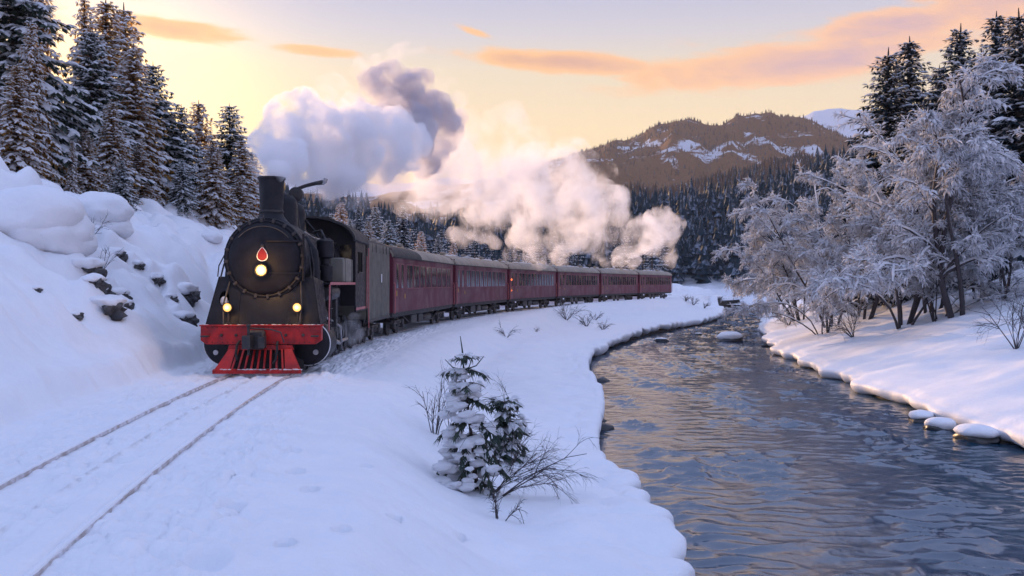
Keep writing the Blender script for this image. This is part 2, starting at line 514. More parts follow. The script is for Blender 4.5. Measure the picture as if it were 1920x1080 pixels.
LIP = -1.38
ROCKLIST = []
def z_left(x, y):
    """snow surface from the left hill to the river's left lip"""
    x, y = np.broadcast_arrays(np.asarray(x, float), np.asarray(y, float))
    T = xt(y); L = xl(y); u = x - T
    # --- hill on the left
    s = -2.55 - u + .25 * perlin(y / 1.7, x * .1, 3)
    rim = 5.3 - 4.3 * sst(y, 46, 92) + .8 * perlin(y / 9., 1.7, 21)
    steep = .86 + .12 * perlin(y / 6., x / 6., 31)
    sw = s + .55 * perlin(x / 2.2, y / 2.8, 41)
    ramp = np.log1p(np.exp(np.clip((sw - .35) * 3, -40, 40))) / 3 * steep
    k = 1.1
    hill = -np.log(np.exp(-np.clip(ramp / k, 0, 30)) + np.exp(-(rim + (.11 - .07 * sst(y, 60, 100)) * np.clip(s - 6, 0, 99)) / k)) * k
    hill = np.maximum(hill, 0)
    on = sst(s, .5, 2.0)
    # cushions of snow over boulders, drawn out down the slope
    wx, wy = x + .9 * perlin(x / 3., y / 3., 51), y + .9 * perlin(x / 3. + 9, y / 3., 52)
    pil = pillow(wx / 2.6 + wy * .12, wy / 2.3, 61)
    patch = sst(perlin(x / 6. + 3, y / 7., 71), -.22, .35)
    top = sst(s, 4.2, 7.5)
    bumps = on * ((pil - .35) * (.85 * patch + .22) + .36 * fbm(x / 3.5, y / 3.5, 3, 81) + .16 * (pillow(wx / 1.1 + wy * .1, wy / 1.0, 65) - .4) * patch + top * (.75 * (pillow(wx / 2.1, wy / 2.6, 91) - .4)))
    rill = on * (1 - top) * .15 * fbm(y * 1.3 + x * .35, x * .25, 3, 95, .55)
    wall = .42 * sst(s + .18 * perlin(y * 1.8, 5.5, 97), -.15, .32) * (1 - .0 * s)
    zl = hill + bumps + rill + wall + .05 * fbm(x * 1.1, y * 1.1, 3, 99) * sst(s, -.1, .4)
    for rx, ry, rs in ROCKLIST:                      # each rock hides under a cushion that overhangs it
        qx, qy = (x - rx) / rs, (y - ry) / rs
        zl = zl + rs * (.62 * np.exp(-((qx + .62) / .42) ** 2 - (qy / .95) ** 2) - .30 * np.exp(-((qx - .12) / .34) ** 2 - (qy / .7) ** 2))
    # --- embankment towards the river
    wfull = np.maximum(L - T, 4.0)
    r = u
    sh = 3.3 + .35 * perlin(y / 7., 2.2, 101)
    near = -0.05 - .05 * np.clip(r - 1.4, 0, 9)
    toe = np.minimum(sh + 2.3, wfull - 1.6)
    drop = -1.08 * sst(r, sh - .6, toe)
    far_up = .45 * sst(y, 55, 100) * np.exp(-((r - 3.3) / 1.7) ** 2)
    rest = (LIP + 1.18) * sst(r, toe - .3, wfull)
    zr = near * np.where(r < 3, 1, np.exp(-(r - 3))) + drop + rest + far_up - .05 * sst(r, 1.0, 3)
    zr = zr + .15 * fbm(x / 2.6, y / 3.2, 3, 111) * sst(r, 2.2, 4.5) + .030 * fbm(x * .9 + y * .5, y * .16, 3, 117, .6) * sst(r, 2, 4) + .015 * fbm(x * 1.2, y * 1.2, 3, 115) * sst(r, 1.6, 3)
    zr = zr + .15 * (pillow(x / 1.5 + .6 * perlin(x * .5, y * .4, 118), y / (1.4 + .0 * y), 119) - .5) * sst(x, L - 1.9, L - .5) * sst(r, 2.5, 4)
    # --- the trodden, lumpy strip of the track itself
    au = np.abs(u)
    lum = (1 - sst(au, 1.5, 2.6)) + .55 * sst(r, 0, 1) * (1 - sst(r, 1.6, 3.4))
    lump = .045 * fbm(x * 2.2, y * 1.8, 3, 121, .6) + .085 * (pillow(x * 3.1 + .5 * perlin(x * 2, y * 2, 132), y * 2.6, 131) - .25) * sst(perlin(x * .7, y * .7, 135), -.45, .4) + .030 * (pillow(x * 7, y * 6, 133) - .3)
    lump = lump * (1 - .65 * np.exp(-((au - .76) / .10) ** 2))
    groove = np.exp(-((u - .54) / .185) ** 8)                # pressed flangeway beside the right rail
    grl = np.exp(-((u + .62) / .10) ** 4)
    zt = -.062 + lump * np.clip(1 - groove - grl * .7, 0, 1) + (.040 + .036 * sst(-y, -18, -9)) * groove + .006 * groove * perlin(x * 2, y * 1.1, 137)
    zt = zt + .020 * sst(-y, -17, -8)                       # the rails sink under the snow near the camera
    zr = np.where(u > 0, np.where(au < 1.5, zt, zt * (1 - sst(r, 1.5, 2.6)) + zr * sst(r, 1.5, 2.6)), 0)
    zr = zr + (.010 * fbm(x * 2.4, y * 1.5, 4, 145, .6) + .014 * np.abs(perlin(x * .8 + y * .25, y * .35, 146))) * sst(r, 1.6, 3)
    zr = zr + lump * .8 * (lum - (1 - sst(au, 1.5, 2.6))) * (u > 1.5)
    b = sst(-u, 1.7, 2.7)
    zl2 = zt * (1 - b) + zl * b
    # footprint hollows beside the track
    hol = 0
    for hx, hy, hr in ((-2.93, 10.0, .155), (-2.6, 8.1, .24), (-2.75, 12.2, .12), (-2.1, 8.9, .09), (-1.7, 9.6, .10), (-2.35, 11.2, .11), (-1.3, 10.7, .08), (-3.1, 13.6, .13), (-2.0, 13.2, .08), (-.6, 11.6, .07)):
        q = np.hypot((x - hx), (y - hy) * .6) / hr
        hol = hol - .17 * (1 - sst(q, .45, 1.0)) + .016 * np.exp(-((q - 1.15) / .25) ** 2)
    return np.where(u < 0, zl2, zr) + hol

def z_right(x, y):
    x, y = np.broadcast_arrays(np.asarray(x, float), np.asarray(y, float))
    E = xr(y); u = x - E
    z = -1.62 + .27 * np.clip(u, 0, 12) + .50 * np.clip(u - 12, 0, 60) + .12 * sst(u, 0, .5)
    z = np.minimum(z, 14 + .1 * (z - 14))
    z = z + .16 * fbm(x / 3., y / 3., 3, 141) * sst(u, .6, 3) + .5 * fbm(x / 11., y / 11., 3, 151) * sst(u, 3, 10)
    z = z - 1.1 * sst(y, 95, 150) * sst(u, 1, 8) * .4
    return z
def zg(x, y):
    x0 = float(x); y0 = float(y)
    if x0 < float(xl(y0)): return float(z_left(x0, y0))
    if x0 > float(xr(y0)): return float(z_right(x0, y0))
    return ZW
def on_ground(px, py, dmin=5, dmax=170):
    """where the line of sight through a pixel first meets the snow or water"""
    d = np.exp(np.linspace(math.log(dmin), math.log(dmax), 900))
    x = (px - 960) / F * d; z = CAMH + (YH - py) / F * d
    L, E = xl(d), xr(d)
    g = np.where(x < L, z_left(x, d), np.where(x > E, z_right(x, d), ZW))
    i = int(np.argmax(z < g)) if (z < g).any() else len(d) - 1
    return Vector((x[i], d[i], g[i]))
def at(px, py, d):
    return Vector(((px - 960) / F * d, d, CAMH + (YH - py) / F * d))

# arc length along the track
_ys = np.linspace(-30, 185, 4301); _xs = xt(_ys)
_ss = np.concatenate([[0], np.cumsum(np.hypot(np.diff(_xs), np.diff(_ys)))])
def s_of_y(y): return float(np.interp(y, _ys, _ss))
def track(s): return float(np.interp(s, _ss, _xs)), float(np.interp(s, _ss, _ys))
# ------------------------------------------------------------------ the setting
ROCKS = [  # pixel x, y, size in metres, label
 (98, 408, .75, 'large dark rock under the biggest snow cushion high on the left slope'), (148, 420, .42, 'small dark rock right of the large high one'),
 (175, 528, .55, 'dark rock at the upper left of the middle outcrop'), (195, 552, .45, 'dark rock in the middle of the outcrop'), (212, 580, .62, 'lowest rock of the middle outcrop with bare right face'),
 (222, 482, .40, 'dark rock under the hanging snow edge right of the thin twig'), (298, 528, .28, 'little rock peeping from smooth snow right of the outcrop'),
 (355, 552, .50, 'dark rock nearest the locomotive on the left slope'), (352, 600, .42, 'frosted rock low on the slope beside the locomotive'), (148, 596, .22, 'small lone rock low on the left slope'),
 (72, 545, .18, 'tiny rock under a snow fold left of the outcrop'), (122, 402, .40, 'rock between the two high dark rocks'), (182, 560, .38, 'rock tucked between the two upper rocks of the middle outcrop'),
 (240, 575, .30, 'rock hanging at the lower right of the middle outcrop'), (325, 560, .22, 'little rock left of the one nearest the locomotive'), (262, 500, .24, 'lone little rock between the hanging edge and smooth snow'),
 (228, 555, .40, 'rock at the right side of the middle outcrop')]
ROCK_P = [(on_ground(px, py, 10, 80), sz) for px, py, sz, _ in ROCKS]
ROCKLIST.extend((p.x, p.y, sz * p.y / 22) for p, sz in ROCK_P)
def grid(name, X, Y, Z, m, smooth=True):
    r, c = X.shape
    i = np.arange(r - 1)[:, None] * c + np.arange(c - 1)[None]
    q = np.stack([i, i + 1, i + c + 1, i + c], -1).reshape(-1, 4)
    mb = MB(); mb.add(np.stack([X, Y, Z], -1).reshape(-1, 3), q)
    return mb.build(name, m, None, smooth, 180)

rows = np.concatenate([np.linspace(-40, 3, 24)[:-1], np.exp(np.linspace(math.log(3), math.log(185), 660))])
Yc = rows[:, None]
T, L = xt(rows)[:, None], xl(rows)[:, None]
def seg(a, b, k, end=False):
    t = np.linspace(0, 1, k + (1 if end else 0))[None, :]
    if not end: t = t * k / k * (k - 1) / k * k / (k - 1) if False else np.arange(k)[None, :] / k
    return a + (b - a) * t
Xg = np.concatenate([seg(-150 + 0 * T, T - 28, 26), seg(T - 28, T - 14, 26), seg(T - 14, T - 2.5, 130), seg(T - 2.5, T + 2.5, 200), seg(T + 2.5, L - 1.0, 84), seg(L - 1.0, L - .22, 16, True)], 1)
Yg = np.repeat(Yc, Xg.shape[1], 1)
Zg = z_left(Xg, Yg)
# the rounded lip that hangs over the water
ze = Zg[:, -1:]
th = (.32 + .16 * fbm(rows / 2.6, 8.8, 4, 201, .6)).clip(.10, .6)[:, None]
prof = [(.10, -.02), (.17, -.07), (.215, -.16), (.22, -.28), (.19, -.42), (.12, -.55), (0, -.66), (-.16, -.72), (-.40, -.74)]
Xe = np.concatenate([L - .22 + a * 1.15 for a, b in prof], 1)
Ze = np.concatenate([ze + b * th / .45 for a, b in prof], 1)
Xg, Zg = np.concatenate([Xg, Xe], 1), np.concatenate([Zg, Ze], 1)
Yg = np.repeat(Yc, Xg.shape[1], 1)
tag(grid('snow_ground', Xg, Yg, Zg, 'snow'), 'snow covered ground with the track bed and the left river bank', kind='structure')
# dark earth under the lip
ez = np.concatenate([ze - .80 * th / .45, ze * .4 + ZW * .6 - .1, ZW - .4 + 0 * ze], 1)
ex = np.concatenate([L - .55, L - .34 + .08 * perlin(rows * 2.3, 1.2, 205)[:, None], L - .16 + .1 * perlin(rows * 1.7, 4.2, 206)[:, None]], 1)
tag(grid('river_bank_earth', ex, np.repeat(Yc, 3, 1), ez, 'soil'), kind='structure')

# right bank
E = xr(rows)[:, None]
Xr = np.concatenate([seg(E + .18, E + 1.2, 16), seg(E + 1.2, E + 14, 110), seg(E + 14, E + 150, 46, True)], 1)
Yr = np.repeat(Yc, Xr.shape[1], 1)
Zr = z_right(Xr, Yr)
zs = Zr[:, :1]; tr = (.30 + .12 * perlin(rows / 2.1, 3.8, 211))[:, None]
pr = [(-.30, -.70), (-.05, -.68), (.10, -.58), (.19, -.42), (.22, -.26), (.20, -.13), (.12, -.04)]
Xr = np.concatenate([E + .18 - a for a, b in pr] + [Xr], 1)
Zr = np.concatenate([zs + b * tr / .45 for a, b in pr] + [Zr], 1)
Yr = np.repeat(Yc, Xr.shape[1], 1)
tag(grid('snow_bank', Xr, Yr, Zr, 'snow'), 'snow covered right river bank rising to the wooded hillside', kind='structure')
ex = np.concatenate([E + .10 - .1 * perlin(rows * 1.7, 4.2, 216)[:, None], E + .30, E + .60], 1)
ez = np.concatenate([ZW - .4 + 0 * zs, zs * .4 + ZW * .6 - .1, zs - .72 * tr / .45], 1)
tag(grid('river_bank_earth', ex, np.repeat(Yc, 3, 1), ez, 'soil'), kind='structure')

# river
wr = np.concatenate([np.linspace(-40, 7, 40)[:-1], np.exp(np.linspace(math.log(7), math.log(215), 980))])
lw, rw = xl(wr)[:, None] - .9, xr(wr)[:, None] + .9
tt = np.linspace(0, 1, 330)[None]
XW = lw + (rw - lw) * tt; YW = np.repeat(wr[:, None], 330, 1)
fl = XW - .35 * (YW - 30) * .12
rough = .30 + .95 * sst(perlin(fl / 2.2, YW / 5.0, 301) + .5 * perlin(fl * .9, YW * .5, 302), -.2, .5)
edge = np.minimum(sst(XW, lw + .8, lw + 1.8), 1 - sst(XW, rw - 1.8, rw - .8))
wxx, wyy = fl + .25 * perlin(fl, YW * .8, 311), YW + .3 * perlin(fl * .9, YW, 312)
ridge = 1 - np.abs(perlin(wxx / 1.5, wyy / .62, 321)) * 2
ZWm = ZW + rough * (.25 + .75 * edge) * (.052 * perlin(wxx / 1.7, wyy / .8, 331) + .062 * ridge ** 3 + .040 * perlin(wxx * 1.7, wyy * 2.6, 341) + .012 * perlin(wxx * 3.2, wyy * 4.6, 351))
tag(grid('river', XW, YW, ZWm, 'water'), 'shallow rippling river curving between the snow banks', kind='structure')

# ------------------------------------------------------------------ valley floor, hills and mountains
def prof_fn(pts, dist):
    p = np.array(pts, float)
    zz = CAMH + (YH - p[:, 1]) / F * dist
    return lambda px: np.interp(px, p[:, 0], zz)
def heights(pts, d_base, d_ridge, zb, amp, freq, seed):
    pf = prof_fn(pts, d_ridge)
    def f(px, d):
        w = np.clip((d - d_base) / (d_ridge - d_base), 0, 2.2)
        pk = pf(px)
        up = zb + (pk - zb) * sst(w, 0, 1) ** .85
        dn = pk - (pk - zb) * .55 * np.clip(w - 1, 0, 1.2)
        x = (px - 960) / F * d
        spur = np.abs(perlin(px / 95. + w * .25, w * .8, seed + 7)) + .5 * np.abs(perlin(px / 38. - w * .3, w * 1.2, seed + 9))
        up = up - (pk - zb) * .15 * spur * 4 * np.clip(w, 0, 1) * np.clip(1 - w, 0, 1)
        z = np.where(w <= 1, up, dn)
        damp = np.clip(np.minimum(w * 1.6, 1.0), 0, 1)
        return z + damp * amp * (fbm(x * freq, d * freq, 5, seed) - .25 * np.abs(perlin(x * freq * 1.7, d * freq * .6, seed + 3)))
    return f
def ridge_mesh(name, fn, d0, d1, m, label, pxr=(-1700, 3600), npx=420, nd=90):
    px = np.linspace(*pxr, npx)[None]; d = np.exp(np.linspace(math.log(d0), math.log(d1), nd))[:, None]
    PX, D = np.broadcast_arrays(px, d)
    return tag(grid(name, (PX - 960) / F * D, D, fn(PX, D), m), label, kind='structure')
mid = heights([(-1700, 250), (-300, 330), (300, 380), (620, 430), (800, 440), (950, 455), (1060, 470), (1150, 440), (1230, 425), (1320, 400), (1420, 380), (1520, 350), (1640, 320), (1900, 260), (3600, 200)], 176, 360, -1.6, 4.0, .018, 401)
ridge2 = heights([(-1700, 300), (0, 360), (500, 400), (800, 415), (900, 400), (1000, 395), (1090, 378), (1150, 376), (1230, 366), (1300, 350), (1370, 332), (1440, 316), (1500, 308), (1545, 312), (1640, 300), (1900, 240), (3600, 220)], 420, 950, 12, 8, .006, 421)
main = heights([(-1700, 330), (300, 360), (700, 380), (880, 358), (1000, 325), (1060, 304), (1110, 292), (1180, 266), (1235, 243), (1290, 231), (1345, 233), (1400, 221), (1440, 224), (1485, 236), (1540, 256), (1620, 272), (1700, 278), (1900, 285), (3600, 260)], 1050, 2000, 60, 20, .0040, 441)
peak = heights([(-1700, 420), (1200, 330), (1400, 262), (1480, 232), (1525, 208), (1575, 203), (1620, 210), (1690, 234), (1800, 262), (3600, 330)], 2400, 3600, 150, 30, .002, 461)
fl = np.linspace(0, 1, 60)[:, None]
ridge_mesh('forest_hill', mid, 172, 560, 'forest_floor', 'snowy forested hillside beyond the train', npx=300, nd=70)
ridge_mesh('wooded_ridge', ridge2, 400, 1250, 'ridge_forest', 'darker wooded ridge in front of the mountain')
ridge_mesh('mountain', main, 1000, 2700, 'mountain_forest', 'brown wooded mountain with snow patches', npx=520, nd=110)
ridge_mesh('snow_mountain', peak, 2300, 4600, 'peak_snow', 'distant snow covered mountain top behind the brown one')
# ------------------------------------------------------------------ trees
def unit(v):
    return v / (np.linalg.norm(v, axis=-1, keepdims=True) + 1e-9)

def leaf_quads(mb, base, dirv, length, width, lift, mi=0):
    """pointed four-cornered sprays, slightly folded along the midrib"""
    side = unit(np.cross(dirv, np.array([0, 0, 1.0]) + .001))
    mid = base + dirv * length[:, None] * .45
    up = np.cross(side, dirv)
    a = base; c = base + dirv * length[:, None] - np.array([0, 0, 1.0]) * (length * .12)[:, None]
    b = mid + side * width[:, None] + up * lift[:, None]
    d = mid - side * width[:, None] + up * lift[:, None]
    v = np.stack([a, b, c, d], 1).reshape(-1, 3)
    i = np.arange(len(base))[:, None] * 4
    f = np.concatenate([i + np.array([[0, 1, 2]]), i + np.array([[0, 2, 3]])], 0)
    mb.add(v, f, mi)

def snow_lens(mb, base, dirv, length, width, thick, mi=0):
    """low rounded cushions of snow lying along a spray"""
    side = unit(np.cross(dirv, np.array([0, 0, 1.0]) + .001)); up = unit(np.cross(side, dirv))
    up = np.where(up[:, 2:] < 0, -up, up)
    L = length[:, None]; Wd = width[:, None]; T_ = thick[:, None]
    p = [base, base + dirv * L * .22 + side * Wd * .8 + up * T_ * .25, base + dirv * L * .68 + side * Wd * .85 + up * T_ * .2,
         base + dirv * L - np.array([0, 0, 1.0]) * L * .10, base + dirv * L * .66 - side * Wd * .85 + up * T_ * .2, base + dirv * L * .22 - side * Wd * .8 + up * T_ * .25,
         base + dirv * L * .28 + up * T_, base + dirv * L * .66 + up * T_ * .9]
    v = np.stack(p, 1).reshape(-1, 3)
    i = np.arange(len(base))[:, None] * 8
    tris = [(0, 1, 6), (1, 2, 7), (1, 7, 6), (2, 3, 7), (3, 4, 7), (4, 5, 6), (4, 6, 7), (5, 0, 6)]
    mb.add(v, np.concatenate([i + np.array([t]) for t in tris], 0), mi)

def spruce_parts(h, base_r, seed, snow=.8, whorl=.42, dens=1.0, droop=.55, low=.06, spray=1.0, lenf=1.0, wfac=1.0):
    """returns (trunk, foliage, snow) mesh builders for a spruce of height h"""
    g = np.random.default_rng(seed)
    tr, fo, sn = MB(), MB(), MB()
    k = 9
    zz = np.linspace(0, h, k)
    sway = np.cumsum(g.normal(0, .012 * h / k, (k, 2)), 0)
    tr.tube(np.column_stack([sway, zz - .3 * (zz == 0)]), np.linspace(.019 * h, .0022 * h, k), 7)
    z = low * h
    B, D_, Ln, Wd, Lf = [], [], [], [], []
    SB, SD, SL, SW, ST = [], [], [], [], []
    up = np.array([0, 0, 1.0])
    while z < h * .985:
        rel = (z - low * h) / (h - low * h)
        Lb0 = base_r * (1 - rel) ** .82 * (1 - .25 * math.exp(-rel * 9)) + .22
        nb = max(4, int((5 + 5 * (1 - rel)) * dens * g.uniform(.8, 1.15)))
        ph0 = g.uniform(0, 6.28)
        cx, cy_ = np.interp(z, zz, sway[:, 0]), np.interp(z, zz, sway[:, 1])
        for b in range(nb):
            ph = ph0 + b / nb * 6.283 + g.normal(0, .22)
            Lb = Lb0 * g.uniform(.62, 1.18)
            o = np.array([math.cos(ph), math.sin(ph), 0.0]); sd = np.array([-o[1], o[0], 0])
            dr = droop * g.uniform(.7, 1.3) * (.35 + .85 * (1 - rel))
            rise = .22 + .55 * rel
            t = np.linspace(0, 1, 7)
            pts = np.array([cx, cy_, z]) + o * (Lb * t)[:, None] + up * (Lb * (rise * t - (dr + rise * .6) * t ** 1.6 + .16 * t ** 5))[:, None]
            pts += sd * (Lb * .10 * g.normal() * t ** 2)[:, None]
            tr.tube(pts[[0, 2, 4, 6]], np.array([.018, .013, .009, .004]) * (.6 + Lb * .5), 3, False)
            m = max(3, int(Lb * 5.2 * spray)) 
            ts = np.linspace(.12, 1.0, m) + g.normal(0, .02, m); ts = np.clip(ts, .05, 1)
            P_ = np.stack([np.interp(ts, t, pts[:, q]) for q in range(3)], 1)
            tang = unit(np.stack([np.interp(np.clip(ts, 0, .84), t[:-1] + .08, np.diff(pts[:, q])) for q in range(3)], 1))
            for sgn in (-1, 1, 0, 2):
                jj = g.normal(0, .17, (m, 3))
                if sgn in (-1, 1):
                    dv = tang * g.uniform(.5, .9, (m, 1)) + sgn * sd * g.uniform(.55, .95, (m, 1)) - up * g.uniform(.15, .6, (m, 1)) + jj
                    ln = (.24 * Lb * (1.15 - .75 * ts) + .16) * g.uniform(.7, 1.25, m)
                elif sgn == 0:
                    dv = tang + jj - up * .15; ln = (.2 + .1 * Lb) * g.uniform(.7, 1.2, m)
                else:
                    dv = -up * g.uniform(.7, 1.2, (m, 1)) + tang * .35 + jj * 1.6; ln = (.20 + .11 * Lb) * g.uniform(.5, 1.2, m)
                dv = unit(dv)
                ln = ln * lenf
                B.append(P_); D_.append(dv); Ln.append(ln); Wd.append(ln * wfac * g.uniform(.16, .27, m)); Lf.append(-ln * .06)
                if sgn != 2:
                    keep = g.random(m) < snow * (.9 if sgn == 0 else .72)
                    if keep.any():
                        SB.append(P_[keep] + up * .015); SD.append(unit(dv[keep] + up * .05)); l2 = ln[keep] * g.uniform(.72, 1.0, keep.sum())
                        SL.append(l2); SW.append(l2 * g.uniform(.17, .27, keep.sum()) + .012); ST.append(l2 * .13 + .02)
            # heavier pads near the branch end
            if g.random() < snow and Lb > .35:
                c = int(g.integers(2, 4))
                tp = g.uniform(.45, .95, c)
                pp = np.stack([np.interp(tp, t, pts[:, q]) for q in range(3)], 1) - o * .1 * Lb + g.normal(0, .04, (c, 3))
                dv = unit(np.stack([np.interp(np.clip(tp, 0, .84), t[:-1] + .08, np.diff(pts[:, q])) for q in range(3)], 1))
                l2 = Lb * g.uniform(.2, .38, c) + .06
                SB.append(pp + up * .03); SD.append(dv); SL.append(l2); SW.append(l2 * g.uniform(.26, .42, c)); ST.append(l2 * .22 + .03)
        z += whorl * (.45 + .75 * (1 - rel)) * g.uniform(.8, 1.2)
    # leader
    tr.tube([(sway[-1, 0], sway[-1, 1], h - .05), (sway[-1, 0] + .01, sway[-1, 1], h + .012 * h + .1)], [.0022 * h, .0010 * h], 4)
    leaf_quads(fo, np.concatenate(B), np.concatenate(D_), np.concatenate(Ln), np.concatenate(Wd), np.concatenate(Lf))
    if SB:
        snow_lens(sn, np.concatenate(SB), np.concatenate(SD), np.concatenate(SL), np.concatenate(SW), np.concatenate(ST))
    return tr, fo, sn

def spruce_proto(h, r, seed, needle='needle', **kw):
    tr, fo, sn = spruce_parts(h, r, seed, **kw)
    a = tr.mesh('trunk', True, 180); a.materials.append(MATS['bark'])
    b = fo.mesh('foliage', False); b.materials.append(MATS[needle])
    c = sn.mesh('snow', True, 180); c.materials.append(MATS['tree_snow'])
    return (a, b, c, h)
def plant_spruce(proto, p, height, rz, label, group=None, wide=1.0, name='spruce_tree', cat='spruce'):
    t = thing(name, label, cat, p, rz, group)
    s = height / proto[3]
    t.scale = (s * wide, s * wide, s)
    link('trunk', proto[0], t); tag(link('foliage', proto[1], t), kind='stuff'); tag(link('snow', proto[2], t), kind='stuff')
    return t
def far_spruce_mesh(h, r, seed, snow, needle):
    tr, fo, sn = spruce_parts(h, r, seed, snow=snow, whorl=.95, dens=.8, spray=.42)
    me_parts = [(tr, 'bark', 180), (fo, needle, 0), (sn, 'tree_snow', 180)]
    mb = MB()
    for i, (q, m_, a) in enumerate(me_parts):
        for v in [np.concatenate(q.v)]:
            off = 0
            base = mb.n
            mb.v.append(v)
            for f in q.f:
                mb.f.append(f + base); mb.mi.append(np.full(len(f), i, dtype=np.int32))
            mb.n += len(v)
    me = mb.mesh('spruce_tree', False)
    for _, m_, _a in me_parts: me.materials.append(MATS[m_])
    return me, h

near_a = [spruce_proto(12, 2.35, 11, 'needle_glow_tint', snow=.9, whorl=.46, droop=.72), spruce_proto(12, 2.0, 12, 'needle_glow_tint', snow=.92, whorl=.46, droop=.9),
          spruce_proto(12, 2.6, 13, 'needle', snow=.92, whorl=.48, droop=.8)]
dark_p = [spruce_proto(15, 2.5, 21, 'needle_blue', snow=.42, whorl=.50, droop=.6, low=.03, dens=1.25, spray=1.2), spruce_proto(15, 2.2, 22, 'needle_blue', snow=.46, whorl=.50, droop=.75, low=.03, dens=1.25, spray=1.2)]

def base_at(px, d):
    x = (px - 960) / F * d
    return Vector((x, d, zg(x, d)))
# left of the track: (pixel x, pixel y of the tip, distance, prototype, label)
LEFT = [
 (22, -160, 40, 2, 'tall dark snowy spruce cut by the left photo edge above the mounds'),
 (74, -70, 47, 0, 'tall spruce second in from the left photo edge with dark ragged branches'),
 (158, -6, 50, 1, 'slim spruce with tip at the upper picture edge beside the sun gap'),
 (196, 4, 52, 0, 'tall glowing spruce right of the bright sun gap'),
 (236, 14, 60, 1, 'narrow spruce standing just behind the tall glowing one'),
 (292, 122, 55, 2, 'snow loaded spruce with sunlit tip left of the open sky gap'),
 (330, 232, 66, 1, 'smaller backlit spruce low between the snow loaded spruce and the pair'),
 (373, 192, 60, 0, 'left one of the backlit spruce pair left of the steam'),
 (434, 198, 62, 2, 'right one of the backlit spruce pair left of the steam'),
 (474, 285, 70, 1, 'low spruce showing just left of the locomotive chimney'),
 (92, 190, 42, 2, 'broad drooping spruce at the rim behind the snow mounds'),
 (262, 262, 48, 0, 'short spruce at the slope rim heavy with hanging snow'),
 (404, 300, 54, 1, 'short white spruce at the slope rim behind the smokebox'),
 (342, 300, 50, 2, 'short rounded spruce at the rim under the backlit pair'),
 (30, 120, 36, 1, 'low dense spruce behind the mounds at the left photo edge'),
 (210, 190, 45, 1, 'mid height spruce at the rim with orange lit crown'),
 (160, 240, 41, 0, 'small spruce at the rim right of the rounded snow mounds'),
 (176, 60, 47, 2, 'full spruce between the slim one and the tall glowing one'),
 (250, 90, 50, 1, 'full spruce left of the snow loaded spruce, sunlit on its right'),
 (60, 40, 38, 0, 'dark full spruce rising from behind the topmost mound'),
 (312, 205, 57, 1, 'ragged spruce leaning on the snow loaded spruce'),
 (338, 200, 56, 2, 'broad backlit spruce filling the step down to the pair'),
 (400, 262, 52, 0, 'snow bent spruce between the backlit pair'),
 (135, 262, 39, 1, 'drooping white spruce right of the topmost mound'),
 (228, 300, 42, 2, 'squat spruce whose lowest boughs rest on the rim'),
 (455, 262, 60, 1, 'narrow spruce at the right end of the left wood'),
 (450, 330, 58, 0, 'small white spruce close behind the chimney on the slope rim'),
]
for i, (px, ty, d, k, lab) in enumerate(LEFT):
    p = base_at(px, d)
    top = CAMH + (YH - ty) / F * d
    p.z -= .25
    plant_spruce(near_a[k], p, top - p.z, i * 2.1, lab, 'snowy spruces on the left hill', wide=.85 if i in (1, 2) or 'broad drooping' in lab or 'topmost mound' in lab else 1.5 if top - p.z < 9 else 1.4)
# deeper rows of the left wood
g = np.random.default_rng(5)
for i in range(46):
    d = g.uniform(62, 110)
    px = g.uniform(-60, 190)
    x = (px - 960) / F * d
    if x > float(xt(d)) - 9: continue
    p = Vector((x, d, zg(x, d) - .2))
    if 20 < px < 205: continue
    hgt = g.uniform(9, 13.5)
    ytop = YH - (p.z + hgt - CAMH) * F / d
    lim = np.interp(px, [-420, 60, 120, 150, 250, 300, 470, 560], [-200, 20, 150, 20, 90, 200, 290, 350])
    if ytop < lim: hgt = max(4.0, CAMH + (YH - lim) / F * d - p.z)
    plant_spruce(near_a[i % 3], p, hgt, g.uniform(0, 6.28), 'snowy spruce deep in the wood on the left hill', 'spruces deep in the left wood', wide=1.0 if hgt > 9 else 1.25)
# outside the frame to the left and behind the camera: the wood simply goes on
for i in range(0):
    y = g.uniform(2, 62); x = g.uniform(-62, -22) - .12 * y
    p = Vector((x, y, zg(x, y) - .2))
    if abs((x) / max(y, 1)) < .56: continue
    plant_spruce(near_a[i % 3], p, g.uniform(10, 14), g.uniform(0, 6.28), 'snowy spruce deep in the wood on the left hill', 'spruces deep in the left wood')

BEHIND = [
 (640, 378, 82, 1, 'snowy spruce over the locomotive cab roof'), (672, 384, 76, 0, 'broad snowy spruce above the tender'),
 (705, 388, 84, 2, 'snowy spruce above the gap between tender and first carriage'), (755, 384, 80, 0, 'pointed blue spruce rising alone over the first carriage roof'),
 (622, 400, 90, 2, 'low snowy spruce left of the cab roof behind the pipes'), (790, 432, 104, 1, 'small spruce right of the pointed blue spruce'), (822, 440, 112, 0, 'small spruce over the rear of the first carriage'),
 (728, 412, 78, 2, 'short snow capped spruce beside the pointed blue spruce'), (655, 410, 72, 2, 'short white spruce against the tender top'),
 (850, 452, 120, 1, 'tiny spruce over the second carriage front'), (690, 412, 74, 1, 'short rounded spruce left of the short snow capped one')]
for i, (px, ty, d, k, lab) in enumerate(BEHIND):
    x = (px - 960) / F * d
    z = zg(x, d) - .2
    plant_spruce(near_a[k] if k else dark_p[1], Vector((x, d, z)), CAMH + (YH - ty) / F * d - z, i * 1.7, lab, 'spruces behind the train', wide=1.3)

